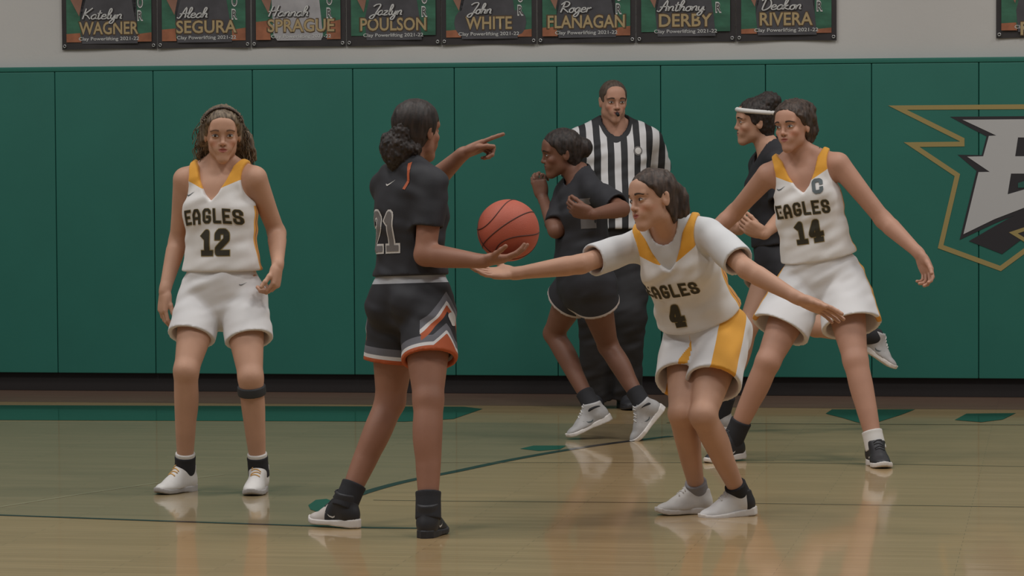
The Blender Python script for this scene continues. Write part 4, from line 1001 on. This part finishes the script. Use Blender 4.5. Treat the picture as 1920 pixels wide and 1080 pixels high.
for i in range(170):
    sd = 1 if rs.random() < .62 else -1; a = rs.random(); y0 = -.015-rs.random()*.085; xx = (.074 if sd > 0 else .070)+rs.uniform(-.012, .022)*(.4+a); z0 = .075-rs.random()*.09; L = rs.uniform(.09, .19 if sd > 0 else .15); ph = rs.uniform(0, 6.28); am = rs.uniform(.0025, .006); pts = []
    for k in range(18):
        t = k/17; ang = ph+t*L*110; out = xx*(.80+.55*math.sin(min(1, .25+t)*1.6)) if sd > 0 else xx*(.85+.40*math.sin(min(1, .25+t)*1.6))
        w0 = .082*math.sqrt(max(.05, 1-((z0-.036)/.085)**2)); out = w0+(out-w0)*min(1, t*1.8)
        pts.append(Vector(h(sd*out+math.cos(ang)*am, y0-.012*t+math.sin(ang)*am, z0-L*t)))
    locks.append(pts)
for i in range(70):
    a = -1.3+2.6*rs.random(); pts = []
    for k in range(12):
        t = k/11; th = a; r0 = .088+.004*math.sin(i); yy = .045-.15*t
        pts.append(Vector(h(math.sin(th)*(r0-.006+.010*math.sin(3.14*t))+math.cos(i+t*20)*.0015, yy, .030+math.cos(th)*(.072+.018*math.sin(3.14*min(1, t*1.0))))))
    locks.append(pts)
multi_tubes('curl', locks, .0017, M['hair_12'], ho, 5, root.location)
bd = []
for i in range(25):
    t = -1.30+2.6*i/24; bd.append(Vector(h(math.sin(t)*.087, .038*max(0, math.cos(t))**.6+.002, .030+.086*math.cos(t))))
multi_tubes('hair_braid', [[p+Vector(J.hu)*.003*math.sin(i*2.1+ph)+Vector(J.hf)*.003*math.cos(i*2.1+ph) for i, p in enumerate(bd)] for ph in (0, 2.1, 4.2)], .0038, M['hair_db'], root, 6, root.location)
P12 = J
# ---------------- 21
J, root = begin('p21', 'woman in black kit numbered 21, back turned, pointing with one arm and holding the ball')
build_body(J, root, M['skin_b'])
jersey(J, root, M['jersey_b'], seed=11, sleeve=.62, tank=False, crew=True, arm=.014, hem=.18, loose=.012)
def stroke3d(name, pts, wid, m, J, root, bvh, N_, off=.002, closed=False):
    quads = []; P = [np.array(p) for p in pts]
    for a, b in zip(P[:-1], P[1:]):
        d = (b-a)/np.linalg.norm(b-a); n = np.array([-d[1], d[0]])*wid/2; k = max(1, int(np.linalg.norm(b-a)/.012))
        for i in range(k): quads.append([a+(b-a)*i/k+n, a+(b-a)*(i+1)/k+n, a+(b-a)*(i+1)/k-n, a+(b-a)*i/k-n])
    return decal(name, quads, bvh, N_[0], N_[1], N_[2], N_[3], m, J.jersey, root.location, off)
letters(J, 'number', '21', .012, -.235, .165, root, ('num_grey', 'num_white'), back=True, th=(.14, .23), ws=.55)
swoosh(J, 'logo', J.jb, J.N-J.lc*.01-J.U*.045, -J.lc, J.U, -J.fc, .05, M['num_white'], root)
M['orange_trim'] = mat('orange_trim', ORG, .6); M['white_trim'] = mat('white_trim', (.5, .48, .46), .6)
rt = -J.lc
stroke3d('shoulder_trim', [(-.02, .05), (-.005, .02), (.0, -.02), (-.01, -.05)], .012, M['orange_trim'], J, root, J.jb, (J.N-J.lc*.10-J.U*.02, -J.lc, J.U, -J.fc))
shorts(J, root, M['shorts_b'], hemt=.60, r=(.112, .114, .116), seed=12, top=.205)
# bulldog style shorts badge: pale patch on the side
bb = [np.array([.020*math.cos(a)*(1+.25*math.sin(3*a)), .030*math.sin(a)*(1+.15*math.cos(2*a))]) for a in [i*math.pi/9 for i in range(18)]]
sdN = unit(-J.lp*.9-J.fp*.10); decal('shorts_badge', poly_fan(bb), J.sb, J.P-J.U*.085*J.S+J.fp*.02, np.cross(J.U, sdN), J.U, sdN, M['num_white'], root, root.location, .002)
st = [(-.012, -.12), (0, 0)]
for s in 'LR':
    sock(J, s, root, M['sock_b'], top=.085, e=.008)
    shoe(J, s, root, M['shoe_bt'] if s == 'L' else M['shoe_b'], M['sole_w'] if s == 'L' else M['shoe_b'], M['lace_b'], high=.045, mt=M['num_white'])
h = J.h; R = (J.hl, J.hf, J.hu)
ops = hair_cap(J, .012, line=.030, wr=strand_wr(.004, (.008, .03, .03)))
ho = sdf_obj('hair', ops, .0035, root, M['hair_bk'], None, None, 0)[0]
pc = npv(at(752, 276, J.H[1]-.05))
sdf_obj('hair_bun', [ell(pc, R, [.082, .080, .080], .02), ell(pc-J.hu*.06, R, [.055, .05, .045], .03), limb(pc, J.h(0, -.07, .0), [.05, .05], .02)], .0035, root, M['hair_bk'], None, strand_wr(.009, (.007, .007, .009), .012, .03), 0)
P21 = J
# ---------------- 4
J, root = begin('p4', 'young woman in white short-sleeved kit numbered 4, lunging low with both arms reaching wide')
build_body(J, root, M['skin_a']); face_features(J, root, M['brow'], M['iris_brown'], -.3)
jersey(J, root, M['jersey_w'], seed=21, vdepth=.13, e=.017, loose=.024)
us_hold = J.jersey
uj = jersey(J, root, M['under_w'], e=.006, sleeve=.78, tank=False, crew=True, arm=.016, loose=.0, name='undershirt', seed=25, amp=.004)
J.jersey = us_hold; P4 = J
_d = us_hold.data; J.jb = BVHTree.FromPolygons([v.co+root.location for v in _d.vertices], [p.vertices[:] for p in _d.polygons])
letters(J, 'team_lettering', 'EAGLES', -.028, -.212, .062, root, ('num_dark', 'num_gold'), th=(.155, .215), ws=.66, curve=.6)
letters(J, 'number', '4', -.035, -.325, .100, root, ('num_dark', 'num_gold'), th=(.20, .255), ws=.74)
shorts(J, root, M['shorts_ws'], hemt=.60, seed=22, r=(.108, .114, .120))
for s in 'LR':
    sock(J, s, root, M['sock_b'] if s == 'L' else M['sock_g'], top=.05, e=.008)
    shoe(J, s, root, M['shoe_wb'] if s == 'L' else M['shoe_w'], M['sole_w'] if s == 'R' else M['sole_w'], M['lace_w'], high=.02)
h = J.h; R = (J.hl, J.hf, J.hu)
ops = hair_cap(J, .009, line=.010, extra=[ell(h(0, -.10, .02), R, [.035, .04, .04], .02), ell(h(0, -.125, -.02), R, [.036, .035, .06], .02), ell(h(0, -.125, -.075), R, [.022, .025, .05], .02)], wr=strand_wr(.006, (.008, .03, .03), .006, .03))
sdf_obj('hair', ops, .0035, root, M['hair_db'], None, None, 0)
# ---------------- 14
J, root = begin('p14', 'young woman in white sleeveless kit numbered 14 with letter C, legs wide, arms out')
build_body(J, root, M['skin_d']); face_features(J, root, M['brow'], M['iris_brown'], -.2)
jersey(J, root, M['jersey_w'], seed=31)
letters(J, 'team_lettering', 'EAGLES', -.018, -.215, .066, root, ('num_dark', 'num_gold'), th=(.155, .215), ws=.68, curve=.6)
letters(J, 'number', '14', -.002, -.325, .108, root, ('num_dark', 'num_gold'), th=(.20, .255), ws=.66)
letters(J, 'captain_letter', 'C', .070, -.125, .062, root, ('logo_grey', None), th=(.26, .3), ws=1.0)
swoosh(J, 'logo', J.jb, J.N-J.lc*.10-J.U*.115, J.lc, J.U, J.fc, .045, M['logo_grey'], root)
shorts(J, root, M['shorts_ws'], hemt=.60, seed=32, r=(.112, .124, .140))
dm = [np.array(p) for p in ((-.012, .004), (0, .010), (.012, .004), (0, -.012))]
decal('logo', poly_fan(dm, 1), J.jb, J.P+J.U*.085+J.fp*0, J.lp, J.U, J.fp, M['logo_grey'], root, root.location, .004)
sock(J, 'L', root, M['sock_w'], top=.07, e=.007); sock(J, 'R', root, M['sock_b'], top=.10, e=.009)
for s in 'LR': shoe(J, s, root, M['shoe_b'], M['sole_w'], M['lace_b'], high=.04 if s == 'R' else .02, mt=M['num_white'])
h = J.h; R = (J.hl, J.hf, J.hu)
ops = hair_cap(J, .013, line=.010, extra=[ell(h(0, -.095, .050), R, [.072, .060, .070], .02), ell(h(.01, -.105, -.01), R, [.060, .050, .070], .02), ell(h(0, -.04, .080), R, [.058, .06, .040], .02), ell(h(.0, -.10, -.07), R, [.04, .035, .04], .02)], wr=strand_wr(.007, (.006, .02, .02), .010, .028))
sdf_obj('hair', ops, .0032, root, M['hair_db'], None, None, 0)
P14 = J
# ---------------- runner behind
J, root = begin('p3', 'person in black kit with a grey print, running leftwards in front of the referee')
build_body(J, root, M['skin_c'], .0075, .003); face_features(J, root, M['lash'], M['iris_brown'], 0)
jersey(J, root, M['jersey_b'], seed=41, sleeve=.85, tank=False, crew=True, arm=.016, h=.0065)
_n = unit(J.fc*.45+J.lc*.9); _u = np.cross(J.U, _n)
stroke3d('shirt_print', [(-.02, .0), (.09, .0)], .030, M['grey_print'], J, root, J.jb, (J.N-J.U*.11, _u, J.U, _n)); stroke3d('shirt_print', [(.0, .0), (.075, .0)], .085, M['grey_print'], J, root, J.jb, (J.N-J.U*.20, _u, J.U, _n))
shorts(J, root, M['shorts_b2'], hemt=.34, seed=42, r=(.112, .120, .128), h=.0065)
for s in 'LR':
    sock(J, s, root, M['sock_b'], top=.10, e=.009); shoe(J, s, root, M['shoe_gw'], M['sole_w'], M['lace_w'], high=.03, mt=M['logo_grey'])
h = J.h; R = (J.hl, J.hf, J.hu)
sdf_obj('hair', hair_cap(J, .010, extra=[ell(h(0, -.115, .01), R, [.05, .045, .05], .015)], wr=strand_wr(.006, (.010, .010, .02))), .004, root, M['hair_bk'], None, None, 0)
P3 = J
# ---------------- referee
M['ref_shirt'] = mat('striped_shirt', (.62, .61, .62), .7, noise=.03, nscale=6)
m = M['ref_shirt']; nt = m.node_tree; N_ = nt.nodes; L_ = nt.links; bs = N_['Principled BSDF']
a_ = N_.new('ShaderNodeAttribute'); a_.attribute_name = 'stripe'; mm = N_.new('ShaderNodeMath'); mm.operation = 'FRACT'; g_ = N_.new('ShaderNodeMath'); g_.operation = 'GREATER_THAN'; g_.inputs[1].default_value = .5
mx = N_.new('ShaderNodeMix'); mx.data_type = 'RGBA'; L_.new(a_.outputs['Fac'], mm.inputs[0]); L_.new(mm.outputs[0], g_.inputs[0]); L_.new(g_.outputs[0], mx.inputs[0]); mx.inputs[6].default_value = (.60, .59, .60, 1); mx.inputs[7].default_value = (.022, .022, .025, 1)
na = N_.new('ShaderNodeAttribute'); na.attribute_name = 'neckd'; nl = N_.new('ShaderNodeMath'); nl.operation = 'LESS_THAN'; nl.inputs[1].default_value = .022; L_.new(na.outputs['Fac'], nl.inputs[0])
mx2 = N_.new('ShaderNodeMix'); mx2.data_type = 'RGBA'; L_.new(nl.outputs[0], mx2.inputs[0]); L_.new(mx.outputs[2], mx2.inputs[6]); mx2.inputs[7].default_value = (.022, .022, .025, 1); L_.new(mx2.outputs[2], bs.inputs['Base Color'])
J, root = begin('ref', 'man in black and white striped referee shirt and black trousers, standing by the padded wall')
build_body(J, root, M['skin_d'], .0075, .003); face_features(J, root, M['brow'], M['iris_brown'], .1)
sh = jersey(J, root, M['ref_shirt'], seed=51, sleeve=.72, tank=False, crew=True, arm=.028, e=.02, loose=.03, name='striped_shirt', h=.0065, hem=.04, amp=.014)
_V = np.array([list(v.co) for v in sh.data.vertices])+npv(root.location); u, v, w_ = tor(J, _V)
at2 = sh.data.attributes.new('stripe', 'FLOAT', 'POINT'); at2.data.foreach_set('value', (50.25+np.where(np.abs(u) < .19, u, np.sign(u)*(.19+(np.abs(u)-.19)*.9))/.068).astype(np.float32))
M['ref_black'] = mat('black_trousers', (.020, .019, .021), .8, noise=.1, nscale=5)
S_ = J.S
tr = [ell(J.a(.04), (J.lp, J.fp, J.U), [.19*S_, .135*S_, .13*S_], .03), cut(J.a(.13), J.U, .005)]
for s in 'LR':
    sg = 1 if s == 'L' else -1
    tr += [ell(J.P+J.lp*sg*.08*S_-J.fp*.04*S_-J.U*.03*S_, (J.lp, J.fp, J.U), [.105*S_, .10*S_, .12*S_], .03), limb(J.hip[s], J.kn[s], [.125*S_, .11*S_, .092*S_], .03), tubecap(J.kn[s], J.an[s]-np.array([0, 0, .035]), [.092*S_, .085*S_, .082*S_], .03)]
sdf_obj('trousers', tr, .0075, root, M['ref_black'], None, folds(J, .016, 55))
for s in 'LR': shoe(J, s, root, M['shoe_b'], M['shoe_b'], M['lace_b'], high=.01)
bd_ = [np.array([.026*math.cos(a), .026*math.sin(a)]) for a in [i*math.pi/8 for i in range(16)]]
decal('badge', poly_fan(bd_), J.jb, J.N+J.lc*.105*S_-J.U*.115*S_, J.lc, J.U, J.fc, M['num_grey'], root, root.location, .002); decal('badge_face', poly_fan([p*.7 for p in bd_]), J.jb, J.N+J.lc*.105*S_-J.U*.115*S_, J.lc, J.U, J.fc, M['num_white'], root, root.location, .0035)
h = J.h; R = (J.hl, J.hf, J.hu); ops = hair_cap(J, .0045, line=.034, k=.012, wr=strand_wr(.003, (.01, .01, .02)))
sdf_obj('hair', ops, .0032, root, M['hair_ref'], None, None, 0)
multi_tubes('whistle', [[Vector(h(0, .085, -.058)), Vector(h(0, .105, -.060)), Vector(h(0, .118, -.066))]], .009, M['ref_black'], root, 10, root.location)
# ---------------- runner behind 14
J, root = begin('p7', 'person in black shirt and white headband, running, half hidden behind the player numbered 14')
build_body(J, root, M['skin_a'], .0075, .003); face_features(J, root, M['lash'], M['iris_brown'], 0)
jersey(J, root, M['jersey_b'], seed=61, sleeve=.7, tank=False, crew=True, arm=.018, h=.0065)
shorts(J, root, M['shorts_b2'], hemt=.40, seed=62, r=(.112, .120, .128), h=.0065)
for s in 'LR':
    sock(J, s, root, M['sock_b'], top=.10, e=.009); shoe(J, s, root, M['shoe_gw'], M['sole_w'], M['lace_w'], high=.03, mt=M['logo_grey'])
h = J.h; R = (J.hl, J.hf, J.hu)
sdf_obj('hair', hair_cap(J, .012, line=.020, extra=[ell(h(0, -.075, .095), R, [.065, .065, .055], .02)], wr=strand_wr(.010, (.010, .010, .014))), .004, root, M['hair_bk'], None, None, 0)
hb = [Vector(h(math.sin(a)*.080, -.012+math.cos(a)*.099, .052+.012*math.cos(a))) for a in [i*2*math.pi/36 for i in range(36)]]
V_, F_ = tube_verts(hb, .012, 8, True); obj('headband', quick_mesh('headband', [v-root.location for v in V_], F_, True), M['sock_w'], root)
P7 = J
# ---------------- the ball
bc = Vector(at(953, 432, 12.0)); BR = .1165
M['ball'] = mat('ball_leather', (.44, .098, .058), .55, spec=.4, noise=.05, nscale=8, bump=.6, bscale=420)
M['ball_seam'] = mat('ball_seam', (.075, .022, .016), .6)
M['ball_mark'] = mat('ball_mark', (.13, .04, .03), .6)
bm = bmesh.new(); bmesh.ops.create_icosphere(bm, subdivisions=5, radius=BR); me = bpy.data.meshes.new('basketball')
axA = Vector((-.45, -.80, .55)).normalized()
ring_n = Vector((.50, .25, .86)).normalized()
bm.to_mesh(me); bm.free(); me.polygons.foreach_set('use_smooth', [True]*len(me.polygons))
ball = obj('basketball', me, M['ball']); ball.location = bc; tag(ball, 'orange-red basketball with dark seams resting on the outstretched palm', 'ball')
def ball_seam(fn, n=96):
    pts = [fn(2*math.pi*i/n).normalized()*(BR-.0004) for i in range(n)]; V, Fc = tube_verts(pts, .0026, 6, True); obj('seam', quick_mesh('seam', V, Fc, True), M['ball_seam'], ball)
# in-picture direction of the seams: rising to the right
q1 = Vector((.82, 0, .57)).normalized(); q2 = Vector((-.57, 0, .82)).normalized(); q3 = Vector((0, -1, 0))
ca_ = (q3*.86+q2*.20-q1*.47).normalized(); cb_ = (q1*.86+q3*.45+q2*.1); cb_ = (cb_-ca_*cb_.dot(ca_)).normalized(); cn_ = ca_.cross(cb_)
ball_seam(lambda t: cb_*math.cos(t)+ca_*math.sin(t))
ball_seam(lambda t: cb_*math.cos(t)*0+cn_*math.sin(t)+(ca_*-.80+cb_*.60)*math.cos(t))
def curve_seam(sg):
    return lambda t: (cb_*math.cos(t)*.82+ca_*math.sin(t)*.82+cn_*sg*(.55+.22*math.cos(2*t)))
ball_seam(curve_seam(1)); ball_seam(curve_seam(-1))
